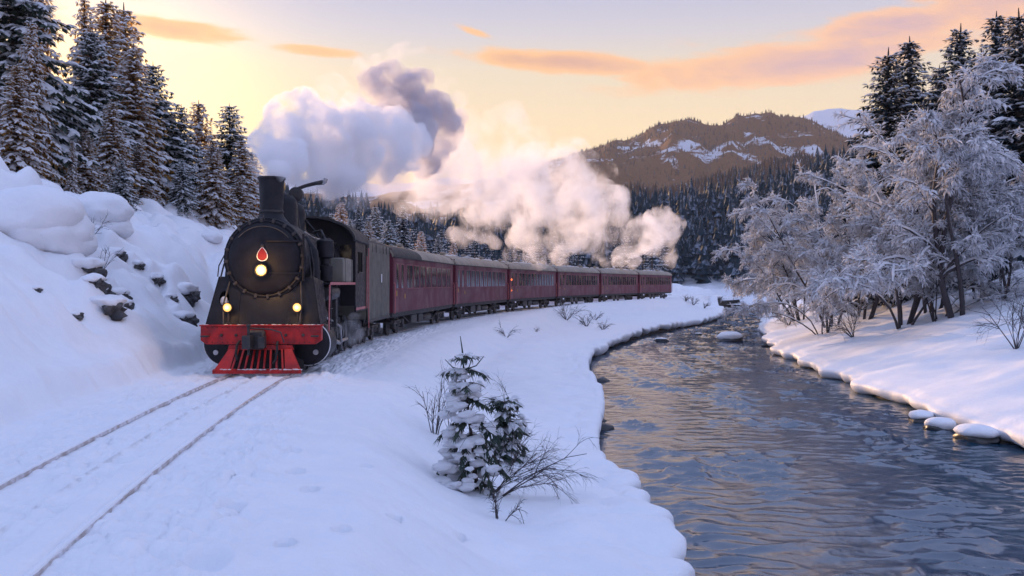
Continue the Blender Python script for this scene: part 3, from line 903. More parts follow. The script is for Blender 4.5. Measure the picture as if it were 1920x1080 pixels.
RIGHT = [
 (1666, 97, 72, 0, 'dark spruce with the leftmost high tip over the frosted trees'), (1706, 76, 74, 1, 'dark spruce touching the leftmost one on its right'),
 (1797, 53, 70, 0, 'dark spruce with a tip in the middle of the right group'), (1863, 30, 67, 1, 'tall dark spruce near the right photo edge'),
 (1908, 25, 64, 0, 'dark spruce cut by the right photo edge'), (1760, 130, 80, 1, 'lower dark spruce between the two tall pairs'),
 (1835, 120, 76, 0, 'lower dark spruce behind the tall one near the right photo edge'), (1640, 250, 80, 1, 'short dark spruce at the left foot of the right group'),
 (1950, 60, 72, 1, 'dark spruce just past the right photo edge'), (1690, 215, 66, 0, 'short dark spruce in front of the leftmost pair')]
for i, (px, ty, d, k, lab) in enumerate(RIGHT):
    x = (px - 960) / F * d
    z = zg(x, d) - .3
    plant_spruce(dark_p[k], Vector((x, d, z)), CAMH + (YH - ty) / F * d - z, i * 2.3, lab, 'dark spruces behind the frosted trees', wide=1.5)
for i in range(40):
    d = g.uniform(60, 130); px = g.uniform(1640, 2000)
    x = (px - 960) / F * d
    if x < float(xr(d)) + 7: continue
    z = zg(x, d) - .3
    hgt = g.uniform(9, 13)
    ytop = YH - (z + hgt - CAMH) * F / d
    lim = np.interp(px, [1640, 1700, 1900, 2000, 2700], [270, 210, 150, 60, -200])
    if ytop < lim: hgt = max(3.5, CAMH + (YH - lim) / F * d - z)
    plant_spruce(dark_p[i % 2], Vector((x, d, z)), hgt, g.uniform(0, 6.28), 'dark spruce on the right hillside behind the frosted trees', 'spruces on the right hillside', wide=1.2 if hgt < 9 else 1)

# dark wood on the hillside beyond the train: 300 single trees, the rest one mass
farm = [far_spruce_mesh(13, 2.6, 31, .34, 'needle_blue'), far_spruce_mesh(13, 2.3, 32, .26, 'needle_blue'), far_spruce_mesh(13, 2.9, 33, .44, 'needle_blue')]
cnt = 0; spots = []
for i in range(16000):
    d = 178 * (560 / 178) ** g.random(); px = g.uniform(430, 2100)
    if d < 215 and 1240 < px < 1440: continue
    x = (px - 960) / F * d
    if d < 230 and (x - float(xl(d))) > -6 and (x - float(xr(d))) < 5: continue
    if x < float(xt(d)) + 4 and d < 188 and x > float(xt(d)) - 6: continue
    if perlin(x / 60., d / 60., 501) < -.52: continue
    spots.append((d, px, x))
spots.sort()
taken = {}; keep = []
for d, px, x in spots:
    c = (int(x // 4.6), int(d // 5.6))
    if any((c[0] + a, c[1] + b) in taken and (taken[(c[0] + a, c[1] + b)][0] - x) ** 2 + (taken[(c[0] + a, c[1] + b)][1] - d) ** 2 < 11 for a in (-1, 0, 1) for b in (-1, 0, 1)): continue
    if c in taken: continue
    taken[c] = (x, d); keep.append((d, px, x))
def far_z(px, d): return float(mid(np.array(px, float), np.array(d, float)))
mass = MB()
lowv = []
for i, (d, px, x) in enumerate(keep):
    hgt = g.uniform(5.5, 15.5); z = far_z(px, d) - .3
    if i < 170:
        me, h0 = farm[i % 3]
        o = link('spruce_tree', me); o.location = (x, d, z); s = hgt / h0; w = s * g.uniform(.95, 1.3); o.scale = (w, w, s); o.rotation_euler = (0, 0, g.uniform(0, 6.28))
        tag(o, 'dark blue snow dusted spruce in the wood beyond the train', 'spruce', 'spruces of the wood beyond the train')
    else:
        lowv.append((x, d, z, hgt))
def low_trees(mb, arr, tiers=6, n=7, rw=.19, seed=1, snow=.35):
    g2 = np.random.default_rng(seed)
    for x, y, z, h in arr:
        for t in range(tiers):
            a = t / tiers
            zb, zt_ = z + h * (.04 + .86 * a), z + h * min(1.0, .04 + .86 * a + 1.9 / tiers)
            r = h * rw * (1 - a) ** .8 + .05
            th = np.arange(n) / n * 6.283 + g2.uniform(0, 6)
            rr = r * g2.uniform(.55, 1.25, n)
            v = np.concatenate([np.stack([x + rr * np.cos(th), y + rr * np.sin(th), zb - r * .25 * g2.uniform(.2, 1.3, n)], 1), [[x, y, zt_]]])
            k = np.arange(n)
            f = np.stack([k, (k + 1) % n, np.full(n, n)], 1)
            w = g2.random(n) < snow
            if (~w).any(): mb.add(v, f[~w], 0)
            if w.any(): mb.add(v, f[w], 1)
low_trees(mass, lowv[:3600], 9, 8)
tag(mass.build('forest', ['needle_blue', 'snowy_needle'], None, False), 'rest of the dark wood covering the hillside beyond the train', 'forest', kind='stuff')
# trees on the ridge and mountain seen only as texture on the skyline
def slope_wood(name, fn, d0, d1, ppx, num, hr, m, label, seed, snow):
    g3 = np.random.default_rng(seed); arr = []
    for i in range(num):
        d = g3.uniform(d0, d1); px = g3.uniform(*ppx)
        arr.append(((px - 960) / F * d, d, float(fn(np.array(px), np.array(d))) - 1, g3.uniform(*hr)))
    mb = MB(); low_trees(mb, arr, 2, 5, .2, seed, snow)
    tag(mb.build(name, [m, 'snowy_needle'], None, False), label, 'forest', kind='stuff')
mat('far_needle', (.13, .08, .06), .9, spec=.1, vcol=(.22, .14, .09), vscale=.01)
mat('ridge_needle', (.05, .05, .055), .9, spec=.1, vcol=(.15, .09, .06), vscale=.012)
slope_wood('forest', ridge2, 560, 1000, (980, 1720), 4200, (6, 11), 'ridge_needle', 'wood on the darker ridge below the mountain', 3, .16)
slope_wood('forest', main, 1350, 2080, (960, 1720), 3600, (5, 9), 'far_needle', 'brown wood on the mountain slope and skyline', 4, .12)

# ------------------------------------------------------------------ frosted broadleaf trees
def frosted_parts(seed, h, stems, spread, lean=(0, 0), twigs=20, bend=.5):
    g = np.random.default_rng(seed)
    wood, snow, frost = MB(), MB(), MB()
    TB, TD, TL = [], [], []
    def poly(p, d, ln, k, sag, wob):
        pts = [np.array(p, float)]; d = unit(np.array(d, float))
        for i in range(k):
            d = unit(d + g.normal(0, wob, 3) + np.array([0, 0, -sag * (i + 1) / k]))
            pts.append(pts[-1] + d * ln / k)
        return np.array(pts)
    def snow_on(pts, rad):
        """a ridge of snow on the upper side of a limb"""
        t = np.gradient(pts, axis=0); t = unit(t)
        flat = np.sqrt(np.clip(1 - t[:, 2] ** 2, 0, 1))
        w = (rad * 1.2 + .032) * (.35 + .65 * flat) * g.uniform(.75, 1.3, len(pts)); w[-1] *= .4; w[0] *= .5
        th_ = w * 1.15 * flat + .01
        side = unit(np.cross(t, np.array([0, 0, 1.0]) + .01)); up = np.array([0, 0, 1.0]) * np.ones_like(t)
        c = pts + up * (rad * .55)[:, None]
        ring = [c - side * w[:, None], c - side * (w * .62)[:, None] + up * (th_ * .75)[:, None], c + up * th_[:, None] * 1.05, c + side * (w * .62)[:, None] + up * (th_ * .75)[:, None], c + side * w[:, None]]
        v = np.stack(ring, 1).reshape(-1, 3); m = len(pts)
        i = np.arange(m - 1)[:, None] * 5; j = np.arange(4)[None]
        snow.add(v, np.stack([i + j, i + j + 1, i + 6 + j, i + 5 + j], -1).reshape(-1, 4))
    for s in range(stems):
        a = g.uniform(0, 6.283) if stems > 1 else 0
        out = g.uniform(.15, 1.0) * spread
        d0 = np.array([math.cos(a) * out + lean[0], math.sin(a) * out + lean[1], 1.0])
        ln = h * g.uniform(.75, 1.05)
        r0 = .0095 * h * g.uniform(.7, 1.1) * (1 if stems > 3 else 1.35)
        st = poly(np.array([math.cos(a), math.sin(a), 0]) * .12 * stems ** .5 - np.array([0, 0, .3]), d0, ln, 9, bend * g.uniform(.5, 1.3) * .35, .085)
        rs = np.linspace(r0, r0 * .25, len(st))
        wood.tube(st, rs, 6, False); snow_on(st[2:], rs[2:])
        for q in range(int(g.integers(9, 13))):
            t = g.uniform(.22, 1.0); i = t * (len(st) - 1); i0 = min(int(i), len(st) - 2)
            p = st[i0] + (st[i0 + 1] - st[i0]) * (i - i0); tg = unit(st[i0 + 1] - st[i0])
            b = g.uniform(0, 6.283); lat = np.array([math.cos(b), math.sin(b), .25])
            l1 = h * .27 * (1.15 - .6 * t) * g.uniform(.6, 1.25)
            br = poly(p, tg * .65 + lat * .95, l1, 6, .22 * g.uniform(.5, 1.5), .12)
            r1 = np.linspace(rs[i0] * .55 + .006, .010, len(br))
            wood.tube(br, r1, 4, False); snow_on(br, r1)
            for w in range(int(g.integers(6, 9))):
                t2 = g.uniform(.2, 1.0); i = t2 * (len(br) - 1); i1 = min(int(i), len(br) - 2)
                p2 = br[i1] + (br[i1 + 1] - br[i1]) * (i - i1); tg2 = unit(br[i1 + 1] - br[i1])
                l2 = l1 * .42 * g.uniform(.6, 1.2)
                sb = poly(p2, tg2 * .8 + g.normal(0, .55, 3) + np.array([0, 0, .12]), l2, 4, .20, .14)
                r2 = np.linspace(.014, .006, len(sb))
                wood.tube(sb, r2, 3, False); snow_on(sb, r2 + .006)
                m = int(twigs * g.uniform(.7, 1.2))
                ti = g.uniform(.1, 1.0, m) * (len(sb) - 1); k0 = np.minimum(ti.astype(int), len(sb) - 2)
                TB.append(sb[k0] + (sb[k0 + 1] - sb[k0]) * (ti - k0)[:, None])
                TD.append(unit(unit(sb[k0 + 1] - sb[k0]) * .7 + g.normal(0, .55, (m, 3)) - np.array([0, 0, .1])))
                TL.append(h * .030 * g.uniform(.45, 1.35, m) + .10)
    TB, TD, TL = np.concatenate(TB), np.concatenate(TD), np.concatenate(TL)
    # twigs: slender three-sided spikes that bend down; most carry frost, some stay bare
    fr = g.random(len(TB)) < .88
    dn = np.array([0, 0, -1.0])
    for mask, mb, w in ((fr, frost, .017), (~fr, wood, .009)):
        b, d, l = TB[mask], TD[mask], TL[mask]
        side = unit(np.cross(d, [0, 0, 1.0]) + .001); up = np.cross(side, d)
        mid_ = b + d * (l * .55)[:, None]; tip = b + unit(d + dn * .28) * l[:, None]
        ws = w * g.uniform(.7, 1.5, len(b))[:, None]
        tri = [mid_ + side * ws, mid_ - side * ws * .6 + up * ws * .9, mid_ - side * ws * .6 - up * ws * .9]
        v = np.stack([b] + tri + [tip], 1).reshape(-1, 3)
        i = np.arange(len(b))[:, None] * 5
        mb.add(v, np.concatenate([i + np.array([t]) for t in ((0, 1, 2), (0, 2, 3), (0, 3, 1), (4, 2, 1), (4, 3, 2), (4, 1, 3))], 0))
    # small clumps of snow caught in the twigs
    cl = g.random(len(TB)) < .22
    k = cl.sum()
    snow_lens(snow, TB[cl] + TD[cl] * .05, unit(TD[cl] * np.array([1, 1, .5])), TL[cl] * g.uniform(.35, .7, k), TL[cl] * g.uniform(.11, .22, k), TL[cl] * g.uniform(.12, .22, k))
    return wood, snow, frost, h
def frosted_proto(*a, **k):
    wood, snow, frost, h = frosted_parts(*a, **k)
    A = wood.mesh('trunk', True, 180); A.materials.append(MATS['twig'])
    B = snow.mesh('snow', True, 180); B.materials.append(MATS['tree_snow'])
    C = frost.mesh('twigs', True, 180); C.materials.append(MATS['frost'])
    return (A, B, C, h)
fro = [frosted_proto(61, 9, 3, .26, (-.10, -.05), twigs=36), frosted_proto(62, 9, 7, .62, (-.18, -.1), twigs=28, bend=.6), frosted_proto(63, 9, 4, .38, (-.08, 0), twigs=34)]
FROST = [  # pixel x of the foot, pixel y of the foot, pixel y of the top, prototype, extra turn, label
 (1800, 590, 165, 0, .0, 'tallest frosted tree with pink tinged crown before the dark spruces'),
 (1880, 560, 240, 2, 1.2, 'frosted tree with white leaning trunk at the right photo edge'),
 (1745, 585, 250, 2, 2.2, 'frosted tree just left of the tallest one'),
 (1690, 612, 320, 1, .3, 'wide drooping frosted tree with black branches over the bank'),
 (1620, 600, 335, 0, 2.9, 'frosted tree leaning out left with a crown near the far hill'),
 (1560, 612, 345, 2, .9, 'arching frosted tree leaning over the river'),
 (1500, 600, 400, 1, 4.4, 'low arching frosted shrub tree at the river bend'),
 (1455, 588, 450, 1, 1.6, 'leftmost low frosted shrub at the water'),
 (1545, 625, 470, 1, 5.5, 'snow weighed frosted shrub with bent boughs close to the water'),
 (1835, 560, 290, 0, 3.7, 'frosted tree half hidden behind the white leaning trunk'),
 (1660, 560, 330, 2, 5.1, 'frosted tree at the back under the short dark spruce'),
 (1930, 545, 240, 0, 1.9, 'frosted tree beyond the right photo edge'),
 (1610, 590, 400, 1, 3.6, 'broad frosted thicket behind the bent boughs'),
 (1760, 600, 430, 1, 2.7, 'low frosted thicket at the foot of the tallest frosted tree')]
for px, py, ty, k, rz, lab in FROST:
    p = on_ground(px, py, 30, 130)
    A, B, C, h0 = fro[k]
    hgt = CAMH + (YH - ty) / F * p.y - p.z
    t = thing('frosted_tree', lab, 'frosted tree', p - Vector((0, 0, .15)), rz, 'frosted trees on the right bank')
    s = hgt / (h0 * (.86 if k != 1 else .80)); t.scale = (s, s, s)
    link('trunk', A, t); tag(link('snow', B, t), kind='stuff'); tag(link('twigs', C, t), kind='stuff')
# ------------------------------------------------------------------ railway track
rt = thing('railway_track', 'two steel rails curving through snow in front of the locomotive', 'railway track', (0, 0, 0))
for off in (-.76, .76):
    yy = np.concatenate([np.linspace(2, 40, 120), np.linspace(42, 178, 90)])
    xx = xt(yy); tx = np.gradient(xx, yy); nx = np.stack([np.ones_like(tx), -tx], 1); nx /= np.linalg.norm(nx, axis=1)[:, None]
    cs = [(-.036, 0), (.036, 0), (.036, -.045), (.010, -.06), (.010, -.15), (-.010, -.15), (-.010, -.06), (-.036, -.045)]
    v = np.stack([np.stack([xx + nx[:, 0] * (off + a), yy + nx[:, 1] * (off + a), np.full_like(yy, b)], 1) for a, b in cs], 1)
    m_ = len(yy); k = len(cs)
    i = np.arange(m_ - 1)[:, None] * k; j = np.arange(k)[None]
    q = np.stack([i + j, i + (j + 1) % k, i + k + (j + 1) % k, i + k + j], -1).reshape(-1, 4)
    mb = MB(); mb.add(v.reshape(-1, 3), q)
    o = mb.build('rail', 'rail_head', rt, True, 30); recalc(o.data)

    # snow lying on the rail head, thinning out towards the locomotive
    y2 = np.linspace(2, 24, 700); x2 = xt(y2); t2_ = np.gradient(x2, y2); n2 = np.stack([np.ones_like(t2_), -t2_], 1); n2 /= np.linalg.norm(n2, axis=1)[:, None]
    cov = sst(-y2, -25, -13) * .92 + .14 * perlin(y2 * 1.1, off * 9, 703)
    rgt = off - .045 + .076 * np.clip(cov + .12 * perlin(y2 * 6, off, 701), 0, 1.0) ; lft = np.full_like(y2, off - .055)
    hh = .012 * np.clip(cov, .0, 1) + .002
    v = np.stack([np.stack([x2 + n2[:, 0] * a, y2 + n2[:, 1] * a, b], 1) for a, b in ((lft, -.01 + 0 * hh), (lft + .012, hh), ((lft + rgt) / 2, hh * 1.3), (rgt - .004, hh * .9), (rgt, -.004 + 0 * hh))], 1)
    i = np.arange(len(y2) - 1)[:, None] * 5; j = np.arange(4)[None]
    mb = MB(); mb.add(v.reshape(-1, 3), np.stack([i + j, i + j + 1, i + 6 + j, i + 5 + j], -1).reshape(-1, 4))
    mb.build('snow_strip', 'snow', rt, True, 180)

# ------------------------------------------------------------------ train
def on_track(o, y0, length):
    """front end on the track at depth y0, straight along the chord"""
    s0 = s_of_y(y0); a = track(s0); b = track(s0 + length)
    o.location = (a[0], a[1], 0)
    o.rotation_euler = (0, 0, math.atan2(b[1] - a[1], b[0] - a[0]) - math.pi / 2)
def child(parent, name, mb, m, **k):
    return mb.build(name, m, parent, **k)
def B(*a, **k): return MB().box(*a, **k)

LY = 24.1
loco = thing('steam_locomotive', 'black steam locomotive with red buffer beam and lit headlamps', 'steam locomotive')
on_track(loco, LY, 9.0)
# buffer beam with angled ends
mb = MB(); mb.prism([(-1.50, .84), (-1.36, .74), (1.36, .74), (1.50, .84), (1.50, 1.19), (-1.50, 1.19)], -.06, .16, 'y')
beam = child(loco, 'buffer_beam', mb, 'red_paint')
child(beam, 'beam_lip', B(-1.53, 1.53, -.085, .20, 1.193, 1.225, b=.008), 'red_paint')
for x in (-.98, .62, -.62, 1.05):
    child(beam, 'bolt', MB().lathe([(.0, -.10), (.03, -.10), (.04, -.085), (.04, -.058)], 8, (x, 0, .97), 'y'), 'dark_iron')
for s in (-1, 1):
    child(beam, 'end_step', B(s * 1.36 - .09, s * 1.36 + .09, -.26, -.062, .93, .965, b=.006), 'dark_iron')
# coupler
cp = child(loco, 'coupler', B(-.27, .13, -.34, -.062, .62, 1.10, b=.05), 'dark_iron')
child(cp, 'coupler_jaw', MB().prism([(-.34, -.62), (-.12, -.70), (-.08, -.50), (-.20, -.44), (-.14, -.345), (-.34, -.345)], .66, .98, 'z'), 'dark_iron')
child(cp, 'coupler_jaw', MB().prism([(.20, -.60), (.06, -.66), (.02, -.50), (.10, -.44), (.06, -.345), (.20, -.345)], .68, .96, 'z'), 'dark_iron')
child(cp, 'coupler_pin', MB().lathe([(.0, .50), (.035, .50), (.035, 1.2), (.055, 1.21), (.055, 1.26), (0, 1.27)], 10, (-.2, -.52, 0)), 'dark_iron')
child(cp, 'lifting_rod', MB().tube([(-.2, -.4, 1.16), (.3, -.36, 1.13), (.55, -.34, 1.05), (.62, -.30, .80)], .02, 6), 'dark_iron')
child(cp, 'brake_hose', MB().tube([(.42, -.10, .80), (.44, -.26, .74), (.45, -.33, .55), (.42, -.36, .36), (.35, -.34, .27)], .032, 8), 'rubber_black')
child(cp, 'brake_hose', MB().tube([(-.52, -.10, .82), (-.55, -.24, .74), (-.56, -.31, .52), (-.53, -.33, .36)], .032, 8), 'rubber_black')
# cowcatcher
pl = child(loco, 'cowcatcher', MB().prism([(-.78, .72), (.78, .72), (.82, .60), (-.82, .60)], -.12, -.04), 'red_paint')
def pilot_face(x, z):               # y on the sloped face
    return -.10 - (.72 - z) * .62
for s in (-1, 1):
    p = [(s * .78, .62), (s * .60, .62), (s * .68, .13), (s * 1.06, .13), (s * .96, .30), (s * .86, .48)]
    mb = MB(); v = []
    for dy in (0, .07):
        v += [(x, pilot_face(x, z) + dy, z) for x, z in p]
    k = len(p)
    mb.add(v, [tuple(range(k)), tuple(range(2 * k - 1, k - 1, -1))] + [(i, (i + 1) % k, (i + 1) % k + k, i + k) for i in range(k)])
    o = child(pl, 'side_plate', mb, 'red_paint'); recalc(o.data)
mb = MB(); yb = pilot_face(0, .13)
mb.prism([(yb - .06, .045), (yb - .07, .13), (yb + .02, .155), (yb + .05, .045)], -1.08, 1.08, 'x')
child(pl, 'foot_bar', mb, 'red_paint')
for i in range(9):
    x = -.54 + 1.08 * i / 8; xb = x * 1.16
    mb = MB(); w = .022
    mb.add([(x - w, pilot_face(0, .62) - .012, .62), (x + w, pilot_face(0, .62) - .012, .62), (xb + w, pilot_face(0, .13) - .012, .14), (xb - w, pilot_face(0, .13) - .012, .14),
            (x - w, pilot_face(0, .62) + .05, .62), (x + w, pilot_face(0, .62) + .05, .62), (xb + w, pilot_face(0, .13) + .05, .14), (xb - w, pilot_face(0, .13) + .05, .14)],
           [(0, 3, 2, 1), (4, 5, 6, 7), (0, 1, 5, 4), (2, 3, 7, 6), (1, 2, 6, 5), (0, 4, 7, 3)])
    child(pl, 'slat', mb, 'red_paint')
child(pl, 'gap_backing', B(-.80, .80, .05, .09, .12, .70), 'rubber_black')  # black sheet added behind the slats as shade in the gaps
# front apron plate with its cut-outs, leaning back
def apron_y(z): return .14 + (z - 1.2) * .30
def apron(poly, name, m, dy=0.0, th=.03):
    mb = MB(); k = len(poly); v = [(x, apron_y(z) + dy + t, z) for t in (0, th) for x, z in poly]
    mb.add(v, [tuple(range(k)), tuple(range(2 * k - 1, k - 1, -1))] + [(i, (i + 1) % k, (i + 1) % k + k, i + k) for i in range(k)])
    o = child(loco, name, mb, m); recalc(o.data); return o
# left panel has a round-topped hole: built as a ring of faces round it
hole = [(-1.02 + .13 * math.cos(a), 1.86 + .21 * math.sin(a)) for a in np.linspace(0, 2 * math.pi, 17)[:-1]]
outer = [(-1.44, 1.225), (-.62, 1.225), (-.62, 2.44), (-1.20, 2.44)]
def ring_panel(outer, hole, name, m, th=.03):
    big = []
    cxh = sum(p[0] for p in hole) / len(hole); czh = sum(p[1] for p in hole) / len(hole)
    for hx, hz in hole:
        ang = (hx - cxh, hz - czh); best = None
        for i in range(len(outer)):
            (x1, z1), (x2, z2) = outer[i], outer[(i + 1) % len(outer)]
            ex, ez = x2 - x1, z2 - z1; den = ang[0] * ez - ang[1] * ex
            if abs(den) < 1e-9: continue
            t = ((x1 - cxh) * ez - (z1 - czh) * ex) / den; u = ((x1 - cxh) * ang[1] - (z1 - czh) * ang[0]) / den
            if t > 0 and -1e-6 <= u <= 1 + 1e-6 and (best is None or t < best): best = t
        big.append((cxh + ang[0] * best, czh + ang[1] * best))
    # snap the nearest ring points to the corners
    for cx_, cz_ in outer:
        i = min(range(len(big)), key=lambda q: (big[q][0] - cx_) ** 2 + (big[q][1] - cz_) ** 2); big[i] = (cx_, cz_)
    k = len(hole); v = []
    for t in (0, th):
        v += [(x, apron_y(z) + t, z) for x, z in hole] + [(x, apron_y(z) + t, z) for x, z in big]
    mb = MB(); fs = []
    for i in range(k):
        j = (i + 1) % k
        fs += [(i, j, k + j, k + i), (2 * k + i, 3 * k + i, 3 * k + j, 2 * k + j), (i, 2 * k + i, 2 * k + j, j), (k + i, k + j, 3 * k + j, 3 * k + i)]
    mb.add(v, fs); o = child(loco, name, mb, m); recalc(o.data); return o
pan = ring_panel(outer, hole, 'apron_plate', 'loco_black')
child(pan, 'snow_patch', MB().ico((-1.03, apron_y(1.86) + .05, 1.80), .10, 2, .3, 2, 4, (1, .35, 1.3)), 'tree_snow')
apron([(-.616, 1.225), (.616, 1.225), (.616, 2.30), (-.616, 2.30)], 'apron_plate', 'loco_black', .01)
apron([(.62, 1.225), (1.44, 1.225), (1.20, 2.44), (.62, 2.44)], 'apron_plate', 'loco_black')
# the plate wraps round to the side below the running board
for s in (-1, 1):
    x0, x1 = s * 1.44, s * 1.21
    v = []
    for t in (0, -s * .03):
        v += [(s * 1.442 + t, apron_y(1.225), 1.225), (s * 1.205 + t, apron_y(2.44), 2.44), (s * 1.30 + t, 1.5, 2.32), (s * 1.42 + t, 1.3, 1.225)]
    mb = MB(); mb.add(v, [(0, 1, 2, 3), (7, 6, 5, 4)] + [(i, i + 4, (i + 1) % 4 + 4, (i + 1) % 4) for i in range(4)])
    o = child(loco, 'side_plate', mb, 'loco_black'); recalc(o.data)
    # diagonal handrails up to the smokebox
    child(loco, 'handrail', MB().tube([(s * 1.16, apron_y(2.44), 2.40), (s * 1.10, .62, 2.75), (s * .93, .95, 3.25), (s * .78, 1.2, 3.55)], .022, 6), 'dark_iron')
    child(loco, 'handrail', MB().tube([(s * 1.22, apron_y(2.3), 2.44), (s * 1.21, .55, 2.72), (s * 1.06, .9, 3.2)], .016, 6), 'dark_iron')
    child(loco, 'brace', MB().tube([(s * .95, -.03, 1.235), (s * .98, .12, 1.75), (s * .90, .42, 2.32)], .022, 6), 'dark_iron')
# smokebox with its door
CZ, CR = 2.90, 1.0
sb = child(loco, 'smokebox', MB().lathe([(.90, .36), (.985, .37), (CR, .42), (CR, .50), (.985, .52), (.985, 2.0), (.93, 2.05)], 56, (0, 0, CZ), 'y'), 'smokebox_black')
door = child(sb, 'smokebox_door', MB().lathe([(0, .10), (.20, .108), (.42, .135), (.64, .19), (.80, .255), (.865, .30), (.875, .33), (.875, .362)], 56, (0, 0, CZ), 'y', caps=False), 'smokebox_black')
recalc(door.data)
child(sb, 'door_rim', MB().lathe([(.876, .34), (.90, .32), (.925, .32), (.94, .345), (.94, .362)], 56, (0, 0, CZ), 'y', caps=False), 'loco_black')
for k in range(20):
    a = k / 20 * 2 * math.pi + .08
    o = child(sb, 'door_clamp', B(-.035, .035, .30, .358, -.055, .055, b=.012), 'dark_iron')
    o.location = (.925 * math.cos(a), 0, CZ + .925 * math.sin(a)); o.rotation_euler = (0, math.pi / 2 - a, 0)
for z in (.42, -.36):
    child(sb, 'hinge_strap', MB().tube([(.10, .10, CZ + z), (.45, .135, CZ + z), (.80, .23, CZ + z), (.90, .31, CZ + z)], [.022, .024, .028, .032], 6), 'smokebox_black')
child(sb, 'hinge_post', MB().tube([(.94, .30, CZ + .6), (.955, .29, CZ), (.94, .30, CZ - .55)], .030, 8), 'smokebox_black')
child(sb, 'door_handrail', MB().tube([(.78 * math.cos(a), .20 - .01, CZ + .78 * math.sin(a)) for a in np.linspace(R(40), R(140), 14)], .012, 6), 'dark_iron')
child(sb, 'lamp_bracket', MB().tube([(0, .30, CZ + .96), (0, .20, CZ + .98), (0, .17, CZ + 1.10), (0, .2, CZ + 1.16)], .02, 6), 'dark_iron')
def lamp(parent, x, y, z, r, estr, name='headlamp'):
    h = child(parent, name, MB().lathe([(r * .55, y + .24), (r * .9, y + .20), (r * 1.06, y + .10), (r * 1.18, y + .01), (r * 1.18, y - .03), (r * 1.02, y - .03), (r, y - .005)], 28, (x, 0, z), 'y', caps=False), 'loco_black')
    recalc(h.data)
    l = child(h, 'lens', MB().lathe([(0, y - .045), (r * .5, y - .036), (r * .85, y - .015), (r * .99, y + .004)], 24, (x, 0, z), 'y', caps=False), 'lamp_lens')
    recalc(l.data)
    q_ = child(h, 'bulb', MB().lathe([(0, y - .075), (r * .25, y - .068), (r * .44, y - .048), (r * .45, y - .036)], 20, (x, 0, z), 'y', caps=False), 'lamp_bulb')
    recalc(q_.data)
    li = bpy.data.lights.new('lamp_light', 'POINT'); li.energy = estr; li.color = (1.0, .55, .16); li.shadow_soft_size = r * .8
    lo = bpy.data.objects.new('lamp_light', li); COL.objects.link(lo); lo.parent = h; lo.location = (x, y - .22, z)
    return h
lamp(door, 0.0, -.05, 2.61, .125, 32)
for x in (-.86, .88):
    q = lamp(loco, x, .02, 1.66, .105, 5)
    child(q, 'lamp_stand', MB().tube([(x, .12, 1.52), (x, .12, 1.23)], .028, 8), 'dark_iron')
    child(q, 'lamp_collar', MB().lathe([(.03, 1.225), (.075, 1.23), (.075, 1.26), (.04, 1.28)], 12, (x, .12, 0)), 'dark_iron')
# red drop-shaped sign with a white edge
def drop(s, n=36):
    o = []
    for k in range(n):
        a = 2 * math.pi * k / n
        o.append((s * .165 * math.sin(a) * (math.sin(a / 2) ** .9), s * .175 * math.cos(a)))
    return o
for s_, y0, y1, nm, mm in ((1.0, .075, .10, 'sign_edge', 'white_paint'), (.88, .068, .0745, 'sign_face', 'red_sign')):
    mb = MB(); mb.prism([(x, z + 3.0 + .0) for x, z in drop(s_)], y0, y1, 'y')
    o = child(door, nm, mb, mm); recalc(o.data)
child(door, 'sign_bracket', MB().tube([(0, .12, 3.0), (0, .11, 3.22)], .018, 6), 'dark_iron')
child(door, 'sign_knob', MB().lathe([(0, .05), (.04, .06), (.05, .10), (.05, .14)], 12, (0, 0, 3.20), 'y'), 'dark_iron')
# rivets round the smokebox, along the beam and the apron; powder snow blown onto the front
mb = MB()
for k in range(48):
    a = k / 48 * 6.283
    for yy in (.60, 1.92): mb.ico(((CR - .010) * math.cos(a), yy, CZ + (CR - .010) * math.sin(a)), .020, 1)
for x in np.linspace(-1.34, 1.34, 22):
    for z in (1.16, .79): mb.ico((x, -.062, z), .014, 1)
for x in list(np.linspace(-1.36, -.66, 7)) + list(np.linspace(.66, 1.36, 7)):
    mb.ico((x, apron_y(1.27), 1.27), .014, 1)
for z in np.linspace(1.32, 2.38, 9):
    for x in (-.655, .655): mb.ico((x, apron_y(z), z), .013, 1)
    w = 1.44 - (z - 1.225) * .198 - .035
    for x in (-w, w): mb.ico((x, apron_y(z), z), .013, 1)
tag(child(loco, 'rivets', mb, 'loco_black'), kind='stuff')
gq = np.random.default_rng(3); mb = MB()
for k in range(60):
    mb.ico((gq.uniform(-1.05, 1.05), yb - gq.uniform(.0, .05), .13 + gq.uniform(-.02, .03)), gq.uniform(.012, .045), 1, .4, 2, k, (1.6, .8, .55))
for k in range(34):
    mb.ico((gq.uniform(-1.45, 1.45), gq.uniform(-.05, .12), 1.226), gq.uniform(.012, .04), 1, .4, 2, k, (1.8, 1, .4))
tag(child(loco, 'powder_snow', mb, 'tree_snow'), kind='stuff')
sb.scale = (1.05, 1, 1.05); sb.location = (0, 0, -CZ * .05)
# chimney
ch = child(loco, 'chimney', MB().lathe([(.52, 3.80), (.42, 3.90), (.33, 4.02), (.295, 4.12), (.305, 4.45), (.325, 4.90), (.335, 4.98), (.36, 5.0), (.36, 5.055), (.29, 5.055), (.26, 4.45), (.0, 4.40)], 40, (0, 1.15, 0), caps=False), 'loco_black')
recalc(ch.data)
child(ch, 'chimney_band', MB().lathe([(.303, 4.12), (.322, 4.13), (.322, 4.17), (.305, 4.18)], 40, (0, 1.15, 0), caps=False), 'dark_iron')
